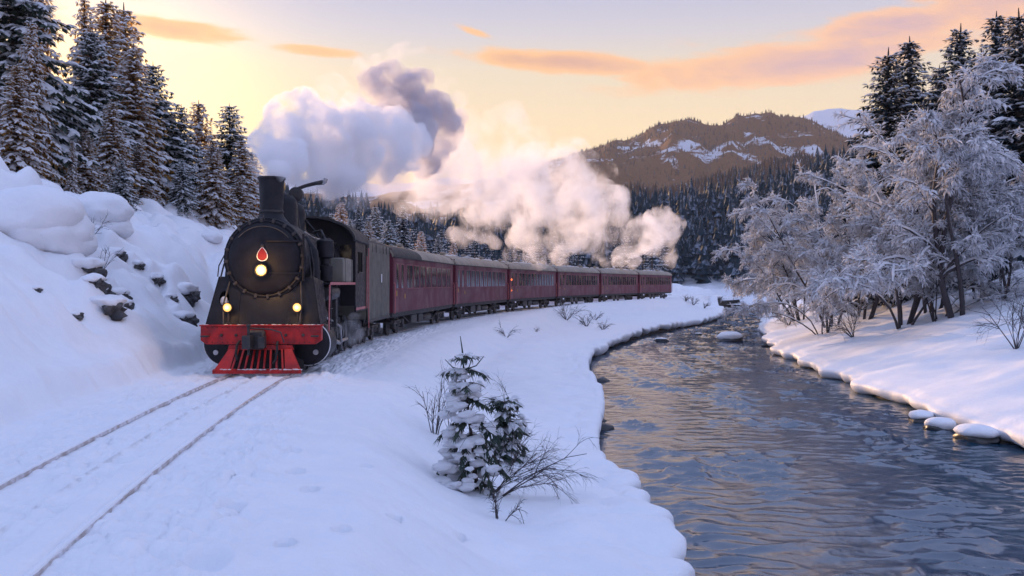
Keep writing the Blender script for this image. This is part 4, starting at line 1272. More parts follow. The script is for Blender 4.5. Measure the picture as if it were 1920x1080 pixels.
# boiler, domes, fittings
bo = child(loco, 'boiler', MB().lathe([(.90, 2.0), (.93, 2.05), (.93, 6.35), (.90, 6.4)], 48, (0, 0, CZ), 'y'), 'loco_black')
for y in (2.35, 3.35, 4.35, 5.35):
    child(bo, 'boiler_band', MB().lathe([(.931, y), (.943, y + .005), (.943, y + .075), (.931, y + .08)], 48, (0, 0, CZ), 'y', caps=False), 'dark_iron')
child(loco, 'steam_dome', MB().lathe([(.52, 3.70), (.46, 3.80), (.42, 3.90), (.42, 4.42), (.39, 4.58), (.28, 4.70), (.12, 4.755), (0, 4.76)], 36, (0, 2.45, 0), caps=False), 'loco_black')
sd = child(loco, 'sand_dome', MB().lathe([(.48, 3.70), (.43, 3.80), (.40, 3.86), (.40, 4.32), (.34, 4.50), (.2, 4.6), (0, 4.62)], 32, (0, 3.75, 0), caps=False), 'loco_black')
for s in (-1, 1):
    child(sd, 'sand_pipe', MB().tube([(s * .40, 3.75, 4.1), (s * .72, 3.74, 3.72), (s * .98, 3.7, 3.1), (s * 1.02, 3.6, 2.3)], .035, 8), 'loco_black')
# turbo generator and whistle with their pipes
tg = child(loco, 'turbo_generator', MB().lathe([(.10, 2.9), (.20, 2.93), (.20, 3.12), (.13, 3.15), (.13, 3.36), (.06, 3.4)], 20, (.28, 0, 4.78), 'y'), 'dark_iron')
child(tg, 'pipe', MB().tube([(.28, 3.0, 4.60), (.30, 3.0, 4.2), (.36, 3.05, 3.8)], .05, 8), 'dark_iron')
child(tg, 'exhaust_pipe', MB().tube([(.30, 3.1, 4.94), (.50, 3.1, 5.02), (.80, 3.1, 5.10), (1.02, 3.1, 5.13)], [.05, .05, .055, .07], 8), 'dark_iron')
child(tg, 'exhaust_elbow', MB().tube([(1.0, 3.1, 5.09), (1.08, 3.1, 5.16), (1.10, 3.1, 5.24)], .06, 8), 'steel')
wh = child(loco, 'whistle', MB().lathe([(.03, 4.5), (.03, 4.9), (.065, 4.92), (.065, 5.12), (.03, 5.15)], 12, (-.1, 3.1, 0)), 'brass')
child(wh, 'lever', MB().tube([(-.3, 3.1, 4.72), (.3, 3.12, 4.86)], .018, 6), 'dark_iron')
sv = child(loco, 'safety_valve', MB().lathe([(.15, 3.78), (.15, 4.0), (.10, 4.04), (.10, 4.28), (.05, 4.32), (.05, 4.42)], 16, (0, 5.2, 0)), 'brass')
# pipes, air pump and handrails along both sides
for s in (-1, 1):
    child(loco, 'boiler_handrail', MB().tube([(s * .86, 1.2, 3.62), (s * .90, 2.0, 3.52), (s * .90, 6.2, 3.52)], .022, 6), 'steel')
    child(loco, 'steam_pipe', MB().tube([(s * .80, 1.35, 3.45), (s * 1.06, 1.3, 3.1), (s * 1.12, 1.28, 2.5), (s * 1.16, 1.25, 1.4)], .13, 12), 'loco_black')
    child(loco, 'feed_pipe', MB().tube([(s * .92, 6.0, 2.35), (s * 1.0, 4.2, 2.50), (s * 1.0, 3.3, 2.9), (s * .90, 3.1, 3.15)], .045, 8), 'dark_iron')
    child(loco, 'injector_pipe', MB().tube([(s * 1.02, 6.2, 2.6), (s * 1.03, 4.8, 2.62), (s * 1.02, 2.6, 2.62), (s * 1.05, 2.1, 2.45)], .03, 8), 'dark_iron')
    child(loco, 'check_valve', MB().lathe([(.05, 0), (.11, .02), (.11, .12), (.06, .16)], 14, (s * .82, 3.05, 3.12), 'z'), 'brass')
pump = child(loco, 'air_pump', MB().lathe([(.10, 2.30), (.21, 2.32), (.21, 2.75), (.12, 2.80), (.12, 2.95), (.24, 3.0), (.24, 3.45), (.14, 3.52), (0, 3.54)], 22, (1.14, 2.75, 0)), 'loco_black')
child(pump, 'pump_pipe', MB().tube([(1.14, 2.75, 3.5), (1.0, 2.9, 3.75), (.72, 3.2, 3.72)], .035, 8), 'dark_iron')
# running boards
for s in (-1, 1):
    x0, x1 = sorted((s * .95, s * 1.48))
    rb = child(loco, 'running_board', B(x0, x1, 1.45, 6.4, 2.24, 2.285), 'loco_black')
    xe = s * 1.492
    child(rb, 'board_edge', B(min(xe, xe - s * .010), max(xe, xe - s * .010), 1.45, 6.4, 2.225, 2.30), 'pink_trim')
    child(rb, 'step_rail', MB().tube([(s * 1.47, 1.48, 2.25), (s * 1.50, 1.2, 1.6), (s * 1.52, .95, .80)], .022, 6), 'pink_trim')
    child(rb, 'step_rail', MB().tube([(s * 1.47, 1.78, 2.25), (s * 1.50, 1.5, 1.6), (s * 1.52, 1.25, .80)], .016, 6), 'dark_iron')
    for q in range(4):
        zz = .82 + q * .38; yy = 1.0 + q * .17
        child(rb, 'rung', B(min(s * 1.40, s * 1.53), max(s * 1.40, s * 1.53), yy, yy + .28, zz, zz + .02), 'dark_iron')
    tk = child(loco, 'side_tank', B(min(s * 1.05, s * 1.46), max(s * 1.05, s * 1.46), 4.1, 6.0, 2.29, 3.02, b=.03), 'tank_grey')
    for yy in (4.35, 5.7):
        child(tk, 'tank_strap', B(min(s * 1.04, s * 1.468), max(s * 1.04, s * 1.468), yy, yy + .06, 2.288, 3.027), 'dark_iron')
    child(tk, 'air_reservoir', MB().lathe([(0, 2.0), (.16, 2.03), (.21, 2.12), (.21, 3.75), (.16, 3.85), (0, 3.88)], 18, (s * 1.2, 0, 2.0), 'y'), 'dark_iron')
# firebox and cab
child(loco, 'firebox', MB().prism([(-.98, 1.55), (.98, 1.55), (1.0, 2.9)] + [(1.0 * math.cos(a), 2.95 + 1.0 * math.sin(a)) for a in np.linspace(.05, math.pi - .05, 20)] + [(-1.0, 2.9)], 5.6, 6.75), 'loco_black')
arc = lambda w, z0, rise, n=18: [(w * math.cos(a), z0 + rise * math.sin(a)) for a in np.linspace(0, math.pi, n)]
cab = child(loco, 'cab', MB().prism([(-1.47, 1.55), (1.47, 1.55), (1.47, 3.62)] + arc(1.44, 3.64, .68) + [(-1.47, 3.62)], 6.6, 6.66), 'loco_black')
for s in (-1, 1):
    xa, xb_ = sorted((s * 1.47, s * 1.43))
    mb = MB()
    mb.box(xa, xb_, 6.662, 9.15, 1.35, 2.62); mb.box(xa, xb_, 6.662, 7.15, 2.622, 3.64); mb.box(xa, xb_, 8.35, 9.15, 2.622, 3.64); mb.box(xa, xb_, 7.152, 8.348, 3.30, 3.64)
    child(cab, 'cab_side', mb, 'loco_black')
    child(cab, 'window_sill', B(min(s * 1.40, s * 1.52), max(s * 1.40, s * 1.52), 7.15, 8.35, 2.60, 2.645), 'dark_iron')
    child(cab, 'cab_line', B(min(s * 1.473, s * 1.482), max(s * 1.473, s * 1.482), 6.7, 9.1, 1.40, 1.48), 'pink_trim')
    child(cab, 'front_window', B(min(s * .98, s * 1.34), max(s * .98, s * 1.34), 6.585, 6.598, 2.9, 3.5), 'window_glass')
    child(cab, 'grab_rail', MB().tube([(s * 1.52, 9.12, 1.4), (s * 1.53, 9.12, 3.2)], .018, 6), 'pink_trim')
mb = MB(); o_ = arc(1.56, 3.63, .76, 22); i_ = arc(1.50, 3.60, .72, 22)
mb.prism(o_ + i_[::-1], 5.9, 9.6)
ro = child(cab, 'roof', mb, 'roof_dark'); recalc(ro.data)
child(cab, 'roof_hatch', B(-.5, .5, 7.4, 8.6, 4.34, 4.47, b=.03), 'roof_dark')
for y in (6.6, 7.9, 9.2):
    mb = MB(); oo = arc(1.565, 3.63, .768, 22); ii = arc(1.555, 3.63, .758, 22); mb.prism(oo + ii[::-1], y, y + .06)
    q = child(cab, 'roof_rib', mb, 'dark_iron'); recalc(q.data)
# frame, cylinders, wheels, rods
child(loco, 'main_frame', B(-.55, .55, .25, 9.3, .75, 1.35), 'dark_iron')
child(loco, 'ash_pan', B(-.85, .85, 5.4, 7.2, .45, 1.1, b=.05), 'dark_iron')
for s in (-1, 1):
    cyl = child(loco, 'cylinder', MB().lathe([(0, .50), (.30, .505), (.44, .52), (.52, .56), (.56, .60), (.56, 1.75), (.50, 1.8), (0, 1.82)], 40, (s * 1.05, 0, .72), 'y', caps=False), 'loco_black')
    recalc(cyl.data)
    q = child(cyl, 'cylinder_rim', MB().lathe([(.562, .60), (.575, .605), (.575, .66), (.562, .665)], 40, (s * 1.05, 0, .72), 'y', caps=False), 'white_paint'); recalc(q.data)
    child(cyl, 'valve_cover', MB().lathe([(0, .45), (.065, .452), (.07, .47), (.07, .508)], 16, (s * 1.27, 0, .50), 'y', caps=False), 'steel')
    child(cyl, 'valve_chest', MB().lathe([(0, .55), (.2, .56), (.25, .6), (.25, 1.9), (0, 1.92)], 24, (s * 1.10, 0, 1.42), 'y', caps=False), 'loco_black')
    child(cyl, 'drain_pipe', MB().tube([(s * 1.2, .7, .2), (s * 1.2, .45, .15), (s * 1.16, .2, .16)], .02, 6), 'dark_iron')
    child(loco, 'slide_bar', B(min(s * 1.13, s * 1.23), max(s * 1.13, s * 1.23), 1.82, 3.4, .90, .96), 'steel')
    child(loco, 'piston_rod', MB().tube([(s * 1.18, 1.8, .74), (s * 1.18, 2.9, .74)], .045, 10), 'steel')
    child(loco, 'crosshead', B(min(s * 1.08, s * 1.28), max(s * 1.08, s * 1.28), 2.8, 3.2, .60, .98, b=.03), 'steel')
    def wheel(y, r, name='driving_wheel'):
        w = child(loco, name, MB().lathe([(r - .13, -.065), (r - .02, -.065), (r, -.06), (r, .07), (r - .13, .07)], 40, (s * .80, y, r), 'x', caps=False), 'dark_iron')
        mb = MB(); x0 = s * .80
        mb.lathe([(0, x0 - .09), (.13, x0 - .09), (.13, x0 + .09), (0, x0 + .09)], 14, (0, y, r), 'x', caps=False)
        for k in range(12):
            a = k / 12 * 6.283
            mb.tube([(x0, y + .1 * math.cos(a), r + .1 * math.sin(a)), (x0, y + (r - .11) * math.cos(a), r + (r - .11) * math.sin(a))], .028, 5, False)
        child(w, 'wheel_spokes', mb, 'dark_iron')
        q = child(w, 'tyre', MB().lathe([(r + .002, -.05), (r + .002, .05)], 40, (s * .875, y, r - .004), 'x', caps=False), 'steel'); q.data.materials[0] = MATS['steel']
        return w
    wheel(1.15, .42, 'leading_wheel')
    for y in (2.75, 4.05, 5.35, 6.65, 7.95): wheel(y, .60)
    child(loco, 'coupling_rod', MB().tube([(s * .99, 2.75, .42), (s * .99, 7.95, .42)], [.055, .055], 6), 'steel')
    child(loco, 'connecting_rod', MB().tube([(s * 1.16, 3.0, .74), (s * 1.14, 5.35, .44)], [.05, .065], 6), 'steel')
    child(loco, 'return_crank', MB().tube([(s * 1.2, 5.35, .44), (s * 1.22, 5.0, .95), (s * 1.2, 3.9, 1.15)], .035, 6), 'steel')
    child(loco, 'reach_rod', MB().tube([(s * 1.2, 3.9, 1.15), (s * 1.2, 2.2, 1.35)], .03, 6), 'steel')
    child(loco, 'valve_bracket', B(min(s * 1.02, s * 1.30), max(s * 1.02, s * 1.30), 3.7, 3.95, 1.0, 2.23, b=.02), 'dark_iron')
    child(loco, 'snow_guard', B(min(s * .62, s * .95), max(s * .62, s * .95), .52, .57, .08, .72, b=.01), 'dark_iron')

# tender
tend = thing('tender', 'grey brown canvas sided tender behind the locomotive cab', 'tender')
on_track(tend, LY + 9.5, 5.4)
body = child(tend, 'tender_body', B(-1.44, 1.44, .05, 5.35, 1.0, 3.35, b=.03), 'dark_iron')
for s in (-1, 1):
    # loose canvas sheet with sagging folds
    r_, c_ = 26, 18
    yy, zz = np.meshgrid(np.linspace(.0, 5.38, r_), np.linspace(.98, 3.72, c_), indexing='ij')
    bul = .028 * perlin(yy * 1.3, zz * .5, 601) + .016 * perlin(yy * 3.1, zz * .9, 602)
    xx = s * (1.475 + bul)
    mb = MB(); v = np.stack([xx, yy, zz], -1).reshape(-1, 3)
    i = np.arange(r_ - 1)[:, None] * c_ + np.arange(c_ - 1)[None]
    q = np.stack([i, i + 1, i + c_ + 1, i + c_], -1).reshape(-1, 4)
    mb.add(v, q)
    o = child(tend, 'canvas_side', mb, 'tender_canvas', angle=180)
    so = o.modifiers.new('thick', 'SOLIDIFY'); so.thickness = .02; so.offset = -s
    for k in range(7):
        y_ = .12 + k * .86
        child(o, 'lacing', MB().tube([(s * 1.505, y_, 3.7), (s * 1.51, y_ + .02, 3.4)], .012, 5), 'dark_iron')
    child(tend, 'side_sill', B(min(s * 1.40, s * 1.50), max(s * 1.40, s * 1.50), .0, 5.4, .88, .975, b=.01), 'dark_iron')
    child(tend, 'corner_rail', MB().tube([(s * 1.53, .05, .7), (s * 1.53, .05, 3.5)], .02, 6), 'pink_trim')
child(tend, 'canvas_front', B(-1.45, 1.45, -.02, .04, 1.0, 3.7), 'tender_canvas')
mb = MB(); o_ = arc(1.46, 3.70, .30); mb.prism(o_, .02, 5.36)
child(tend, 'canvas_top', mb, 'roof_dark')
child(tend, 'notice', B(1.507, 1.515, 3.05, 3.25, 2.3, 2.62), 'white_paint')
def bogie(parent, y, wheels=(-.9, .9), r=.42, name='bogie'):
    bg_ = None
    for s in (-1, 1):
        pass
    mb = MB()
    for s in (-1, 1):
        xa, xb_ = sorted((s * .95, s * 1.10))
        mb.box(xa, xb_, y - 1.35, y + 1.35, .48, .66, b=.03)
        for w in wheels: mb.box(*sorted((s * .94, s * 1.16)), y + w - .17, y + w + .17, .28, .62, b=.04)
        for k in (-.22, 0, .22): mb.lathe([(.075, .36), (.10, .40), (.075, .46), (.10, .52), (.075, .58)], 10, (s * 1.05, y + k, 0))
    mb.box(-.95, .95, y - .2, y + .2, .50, .80)
    b_ = child(parent, name, mb, 'dark_iron')
    for w in wheels:
        for s in (-1, 1):
            child(b_, 'wheel', MB().lathe([(0, -.03), (.10, -.05), (r - .10, -.03), (r - .09, -.065), (r, -.06), (r, .055), (r + .03, .06), (r + .03, .075), (r - .1, .07), (0, .03)], 26, (s * .77, y + w, r), 'x', caps=False), 'dark_iron')
    return b_
bogie(tend, 1.4); bogie(tend, 4.1)
child(tend, 'coal', MB().ico((0, 2.6, 3.92), .7, 3, .35, 2.4, 8, (1.4, 2.6, .30)), 'rubber_black')

# carriages
CL = 17.0
def make_carriage(label, nw, first=False):
    c = thing('carriage', label, 'railway carriage', group='maroon carriages of the train')
    h0, h1 = 1.02, 3.42
    bx = 1.43
    zb, zt_ = 2.02, 3.12                       # window band
    # window layout along the right side
    y = .75; wins = []
    wins += [(y, .62), (y + 1.05, .62)]; y = 3.05
    step = (CL - .75 - y) / (nw - 2)
    for k in range(nw - 2): wins.append((y + k * step, step * .88))
    mb = MB()
    xa, xb_ = bx - .05, bx
    mb.box(xa, xb_, .10, CL - .1, h0, zb); mb.box(xa, xb_, .10, CL - .1, zt_ + .001, h1)
    e = .10
    for a, w in wins:
        mb.box(xa, xb_, e, a, zb + .001, zt_); e = a + w
    mb.box(xa, xb_, e, CL - .1, zb + .001, zt_)
    mb.box(-bx, -bx + .05, .10, CL - .1, h0, h1)
    mb.box(-bx + .051, bx - .051, .102, .15, h0, h1 + .3); mb.box(-bx + .051, bx - .051, CL - .15, CL - .102, h0, h1 + .3)
    body = child(c, 'body', mb, 'maroon')
    for zz, hh in ((zb - .09, .05), (zt_ + .04, .05), (h0 + .03, .05)):
        child(body, 'moulding', B(bx + .001, bx + .022, .12, CL - .12, zz, zz + hh, b=.006), 'maroon')
    for a, w in wins:
        t = .035; z0, z1 = zb + .003, zt_ - .002
        fm = MB(); X0, X1 = bx - .045, bx + .005
        fm.box(X0, X1, a + .002, a + t, z0, z1); fm.box(X0, X1, a + w - t, a + w - .002, z0, z1); fm.box(X0, X1, a + t + .001, a + w - t - .001, z0, z0 + t); fm.box(X0, X1, a + t + .001, a + w - t - .001, z1 - t, z1)
        if w > .9: fm.box(X0, X1 - .003, a + w / 2 - .012, a + w / 2 + .012, z0 + t + .001, z1 - t - .001)
        f = child(c, 'window', fm, 'window_frame')
        child(f, 'pane', B(bx - .020, bx - .010, a + t - .01, a + w - t + .01, z0 + t - .01, z1 - t + .01), 'window_glass')
    # upright sheet added behind the panes to keep the inside dark
    child(c, 'light_stop', B(-.2, -.15, .2, CL - .2, h0, h1), 'maroon_dark')
    n_ = 20
    oo = arc(1.50, h1 - .02, .62, n_); ii = arc(1.42, h1 - .05, .58, n_)
    mb = MB(); mb.prism(oo + ii[::-1], -.02, CL + .02)
    rf = child(c, 'roof', mb, 'roof_grey'); recalc(rf.data)
    child(rf, 'gutter', B(1.47, 1.515, .0, CL, h1 - .07, h1 - .025), 'roof_dark')
    for q in range(6):
        yy = 1.6 + q * (CL - 3.2) / 5
        child(rf, 'roof_vent', MB().lathe([(.10, 3.98), (.10, 4.09), (.19, 4.11), (.17, 4.19), (0, 4.23)], 14, (.25 * (-1) ** q, yy, 0), caps=False), 'roof_grey')
    for q in range(7):
        yy = .7 + q * (CL - 1.4) / 6
        mb = MB(); o2 = arc(1.506, h1 - .02, .627, n_); i2 = arc(1.49, h1 - .03, .615, n_); mb.prism(o2 + i2[::-1], yy, yy + .05)
        z_ = child(rf, 'roof_seam', mb, 'roof_grey'); recalc(z_.data)
    if not first:
        sm = MB(); gg = np.random.default_rng(nw + 3)
        for q in range(34):
            yy = gg.uniform(.5, CL - .5); xx = gg.uniform(-1.0, .45)
            zz = h1 - .02 + .62 * math.sqrt(max(0, 1 - (xx / 1.5) ** 2))
            sm.ico((xx, yy, zz), gg.uniform(.12, .30), 1, .35, 1.6, q, (1.1, 1.9, .38))
        tag(child(c, 'roof_snow', sm, 'tree_snow'), kind='stuff')
    # ends: vestibule doors, bellows, buffers, handrails
    for ye, s in ((.10, -1), (CL - .10, 1)):
        ya, yb2 = sorted((ye + s * .001, ye + s * .30))
        child(c, 'bellows', B(-.62, .62, ya, yb2, 1.15, 3.3, b=.04), 'rubber_black')
        for x in (-.85, .85):
            child(c, 'buffer', MB().lathe([(.07, 0), (.07, s * .32), (.19, s * .33), (.19, s * .38), (0, s * .39)], 16, (x, ye, 1.0), 'y'), 'dark_iron')
        child(c, 'end_handrail', MB().tube([(1.50, ye - s * .03, 1.0), (1.52, ye - s * .03, 1.15), (1.52, ye - s * .03, 2.2), (1.46, ye - s * .03, 2.3)], .024, 6), 'pink_trim')
        child(c, 'end_step', B(1.05, 1.46, *sorted((ye - s * .05, ye - s * .75)), .55, .60), 'dark_iron')
    d = child(c, 'door', B(bx + .002, bx + .018, .22, .72, h0 + .1, 3.2, b=.004), 'maroon')
    child(d, 'door_handle', MB().tube([(bx + .05, .62, 1.72), (bx + .05, .62, 1.95)], .022, 6), 'brass')
    child(c, 'door_handle', MB().tube([(bx + .045, 2.4, 1.60), (bx + .045, 2.4, 1.80)], .022, 6), 'brass')
    child(c, 'underframe', B(-1.30, 1.30, .1, CL - .1, .80, 1.0, b=.03), 'dark_iron')
    child(c, 'side_sill', B(1.30, 1.405, .1, CL - .1, .86, 1.015), 'roof_dark')
    for q, (ya, yb2) in enumerate(((5.2, 6.6), (7.1, 8.3), (9.0, 11.2))):
        child(c, 'battery_box' if q < 2 else 'air_reservoir', B(.62, 1.22, ya, yb2, .36, .795, b=.04) if q < 2 else MB().lathe([(0, ya), (.17, ya + .04), (.21, ya + .15), (.21, yb2 - .15), (.17, yb2 - .04), (0, yb2)], 16, (.95, 0, .55), 'y', caps=False), 'dark_iron')
    child(c, 'truss_rod', MB().tube([(1.12, 3.6, .80), (1.12, 5.4, .38), (1.12, 11.6, .38), (1.12, 13.4, .80)], .025, 6), 'dark_iron')
    bogie(c, 2.7); bogie(c, CL - 2.7)
    return c
labs = ['first maroon carriage directly behind the grey tender, with dark front roof', 'second maroon carriage counted from the tender',
        'third maroon carriage counted from the tender, with orange lamp at its front end', 'fourth maroon carriage counted from the tender with patchy roof snow',
        'fifth maroon carriage counted from the tender, just before the last', 'last maroon carriage at the far end of the train']
proto = make_carriage(labs[1], 12)
proto2 = None
y0 = 40.1; s = s_of_y(y0) + .1
cars = []
for i in range(6):
    if i == 0: c = make_carriage(labs[0], 10, True)
    elif i == 1: c = proto
    elif i == 2: c = proto2 = make_carriage(labs[2], 15)
    else:
        c = copy_tree(proto2); c['label'] = labs[i]
    a, b = track(s), track(s + CL)
    c.location = (a[0], a[1], 0); c.rotation_euler = (0, 0, math.atan2(b[1] - a[1], b[0] - a[0]) - math.pi / 2)
    s += CL + .75
    cars.append(c)
# the front part of the first roof is darker, and the third carriage has an orange tail lamp
mb = MB(); o_ = arc(1.51, 3.40, .63, 20); i_ = arc(1.503, 3.40, .623, 20); mb.prism(o_ + i_[::-1], -.03, 6.4)
q = child(cars[0], 'dark_roof_patch', mb, 'roof_dark'); recalc(q.data)
tl = child(cars[2], 'side_lamp', MB().lathe([(.05, 0), (.08, .02), (.08, .09), (0, .12)], 12, (1.45, .45, 2.55), 'x'), 'tail_lamp')
child(cars[2], 'side_lamp', MB().lathe([(.05, 0), (.06, .02), (.06, .07), (0, .09)], 12, (1.46, .45, 1.7), 'x'), 'tail_lamp')
# ------------------------------------------------------------------ rocks in the left slope
for i, (px, py, sz, lab) in enumerate(ROCKS):
    p = ROCK_P[i][0].copy()
    sc = sz * p.y / 26
    p.z = zg(p.x, p.y) + .10 * sc; p.x -= .06 * sc
    t = thing('rock', lab, 'rock', p, 0, 'rocks in the left slope')
    mb = MB(); mb.ico((.05 * sc, -.02 * sc, -.02 * sc), sc, 3, .75, 1.7, i + 1, (.50, .80, .46))
    mb.build('stone', 'rock', t, True, 28)
    sm = MB(); sm.ico((-.30 * sc, .12 * sc, .40 * sc), sc, 3, .28, 1.3, i + 40, (.74, 1.15, .36))
    sm.build('snow_cap', 'snow', t, True, 180)
# rounded mounds on the rim of the left slope
for i, (px, py, w, lab) in enumerate([(60, 292, 1.25, 'topmost rounded snow mound under the left spruces'), (85, 330, 1.1, 'broad snow mound below the topmost one'), (190, 338, .9, 'snow covered boulder at the slope rim'), (215, 352, .55, 'smaller snow boulder beside the rim boulder'),
                                     (165, 322, .55, 'snow lump left of the rim boulder'), (395, 434, .45, 'small snow lump at the rim near the locomotive'), (20, 372, 1.0, 'low snow mound at the left photo edge'), (100, 385, .9, 'snow cushion over the large dark rock')]):
    d = 27 if px < 130 else 33
    if px > 300: d = 44
    p = at(px, py, d); gz = zg(p.x, p.y)
    t = tag(MB().ico((0, 0, 0), w, 4, .16, 1.1, i + 90, (1.15, 1.3, .72)).build('snow_mound', 'snow', None, True, 180), lab, 'snow mound', 'snow mounds on the left rim')
    t.location = (p.x, p.y, min(p.z - w * .55, gz + w * .35))
# ------------------------------------------------------------------ stones along the river
STONES = [  # px, py, size, snow thickness factor, label
 (1368, 640, .95, 1.0, 'snow capped stone alone in midstream'), (1728, 790, .46, .9, 'left one of three snow capped stones at the right bank'), (1765, 806, .44, 1.2, 'front one of three snow capped stones at the right bank'),
 (1782, 788, .40, 1.3, 'rear one of three snow capped stones at the right bank'), (1832, 826, .62, .8, 'wide low snow capped stone at the right bank'), (1480, 652, .8, .8, 'snow covered stone at the right bank under the frosted shrubs'), (1515, 668, .5, .6, 'small stone at the right water edge'),
 (1126, 805, .42, 0, 'dark wet stone under the left bank edge'), (1118, 790, .34, 0, 'second dark stone behind the dark wet one'), (1112, 738, .30, 0, 'small black stone at the left water edge'), (1128, 715, .34, 0, 'black stone by the upper left bank'),
 (1232, 985, .26, 0, 'black wet stone beneath the nearest snow lip'), (1267, 1020, .085, 0, 'tiny round stone in the water near the bottom'), (1135, 882, .22, 0, 'dark stone below the second snow lip'), (1240, 640, .5, .3, 'flat dark stone in the far shallows'), (1440, 650, .5, 0, 'dark flat stones at the river narrows'),
 (1310, 628, .35, .2, 'small stone left of the midstream one'), (1090, 704, .3, 0, 'dark stone under the bank near the reeds'), (1145, 640, .4, .2, 'dark stone below the small bank step')]
for i, (px, py, sz, sn, lab) in enumerate(STONES):
    d = F * (CAMH - ZW) / (py - YH); p = Vector(((px - 960) / F * d, d, ZW))
    t = thing('stone', lab, 'stone', p, i * 1.3, 'stones along the river')
    mb = MB(); mb.ico((0, 0, .05 * sz), sz, 3, .30, 1.3, i + 200, (1, .8, .42)); mb.build('rock_body', 'wet_rock', t, True, 50)
    if sn > .12:
        mb = MB(); mb.ico((0, 0, .40 * sz), sz, 3, .12, 1.2, i + 240, (.98, .82, .34 * sn + .05)); mb.build('snow_cap', 'snow', t, True, 180)

# ------------------------------------------------------------------ bare bushes
def twig_bush(seed, n, h, lean, spread, droop=.25, r0=.008, depth=3, frost=0.0):
    g = np.random.default_rng(seed); w, f = MB(), MB()
    def br(p, d, ln, r, lev):
        k = 5; pts = [p]; d = unit(d)
        for i in range(k):
            d = unit(d + g.normal(0, .10, 3) - np.array([0, 0, droop * .12 * i])); pts.append(pts[-1] + d * ln / k)
        pts = np.array(pts); (f if (lev >= depth - 1 and g.random() < frost) else w).tube(pts, np.linspace(r, r * .45, k + 1), 4 if lev < 2 else 3, False)
        if lev < depth:
            for q in range(int(g.integers(4, 7)) if lev < depth - 1 else int(g.integers(2, 5))):
                t = g.uniform(.25, .98) * k; i = min(int(t), k - 1)
                b = pts[i] + (pts[i + 1] - pts[i]) * (t - i)
                dd = unit(pts[i + 1] - pts[i]) + g.normal(0, .42, 3)
                br(b, dd, ln * g.uniform(.35, .62), r * .55, lev + 1)
    for s in range(n):
        a = g.uniform(0, 6.283)
        br(np.array([math.cos(a), math.sin(a), 0]) * g.uniform(0, .06) - np.array([0, 0, .08]), np.array([lean[0] + spread * math.cos(a), lean[1] + spread * math.sin(a), 1.0 + g.normal(0, .1)]), h * g.uniform(.55, 1.05), r0 * g.uniform(.7, 1.2), 0)
    return w, f
def plant_bush(px, py, label, seed, n, h, lean, spread, group=None, dmin=5, **k):
    p = on_ground(px, py, dmin, 150)
    t = thing('bush', label, 'bush', p, 0, group)
    w, f = twig_bush(seed, n, h, lean, spread, **k)
    tag(w.build('branches', 'twig', t, True, 180), kind='stuff')
    if f.v: tag(f.build('frosted_twigs', 'frost', t, True, 180), kind='stuff')
    return t, p

# the little spruce on the embankment with bare bushes growing through it
SP = on_ground(896, 918, 8, 60)
dS = SP.y
hS = (918 - 650) / F * dS
tr, fo, sn = spruce_parts(hS, .42 * hS * .58, 77, snow=.10, whorl=.32, dens=.62, droop=1.05, low=.09, spray=7, lenf=.60, wfac=.50)
t = thing('young_spruce', 'small snow laden spruce standing alone on the embankment above the river', 'young spruce', SP - Vector((.02, 0, .05)), .7)
t.rotation_euler = (0, R(-6), 0)
tr.build('trunk', 'bark', t, True, 180); tag(fo.build('foliage', 'needle', t, False), kind='stuff'); tag(sn.build('snow', 'tree_snow', t, True, 180), kind='stuff')
# big cushions of snow weighing down the lower boughs, bare shoots at the tip
g = np.random.default_rng(12); mb = MB()
for k in range(110):
    z = g.uniform(.10, .86) * hS; r = .34 * hS * (1 - z / hS) ** .8 * g.uniform(.25, 1.0); a = g.normal(3.7, 1.3)
    s_ = g.uniform(.04, .17) * (1.15 - .55 * z / hS)
    mb.ico((r * math.cos(a), r * math.sin(a), z - .30 * r), s_ * hS / 2.5, 3, .36, 1.5, k, (1.25, 1.0, .55))
tag(mb.build('snow_pads', 'tree_snow', t, True, 180), kind='stuff')
mb = MB(); mb.tube([(0, 0, hS * .86), (.01, 0, hS * 1.0), (.0, .01, hS * 1.10)], [.016, .013, .006], 6)
for k in range(5):
    a = k * 1.3; z = hS * (.93 if k % 2 else .86); L_ = hS * (.07 if k % 2 else .15)
    mb.tube([(0, 0, z), (L_ * .6 * math.cos(a), L_ * .6 * math.sin(a), z + L_ * .15), (L_ * math.cos(a), L_ * math.sin(a), z + L_ * .55)], [.011, .010, .005], 5)
mb.build('shoot', 'needle', t, True, 180)
t2 = thing('young_spruce', 'tiny second spruce tip growing right of the small embankment spruce', 'young spruce', on_ground(945, 870, 8, 60) + Vector((0, .4, -.1)), 2.0)
h2 = 1.25 * dS / 15
tr, fo, sn = spruce_parts(h2, .30, 78, snow=.5, whorl=.2, dens=.8, droop=.6, low=.1, spray=3.0)
tr.build('trunk', 'bark', t2, True, 180); tag(fo.build('foliage', 'needle', t2, False), kind='stuff'); tag(sn.build('snow', 'tree_snow', t2, True, 180), kind='stuff')
sc = dS / 15
plant_bush(915, 925, 'bare twiggy bush leaning right from the small embankment spruce', 31, 8, 1.35 * sc, (.75, -.1), .36, 'bare bushes on the embankment', r0=.010, droop=.30, depth=3)
plant_bush(930, 930, 'low bare branch sweeping right under the twiggy bush', 32, 3, 1.5 * sc, (1.9, -.2), .22, 'bare bushes on the embankment', r0=.012, droop=.45, depth=3)
plant_bush(815, 815, 'thin upright bare twigs left of the small embankment spruce', 33, 8, 1.25 * sc, (-.02, 0), .22, 'bare bushes on the embankment', r0=.010, droop=.05, depth=2)
plant_bush(850, 850, 'dark bare stems in the left side of the small embankment spruce', 36, 6, 1.5 * sc, (.05, 0), .16, 'bare bushes on the embankment', r0=.013, droop=.05, depth=2)
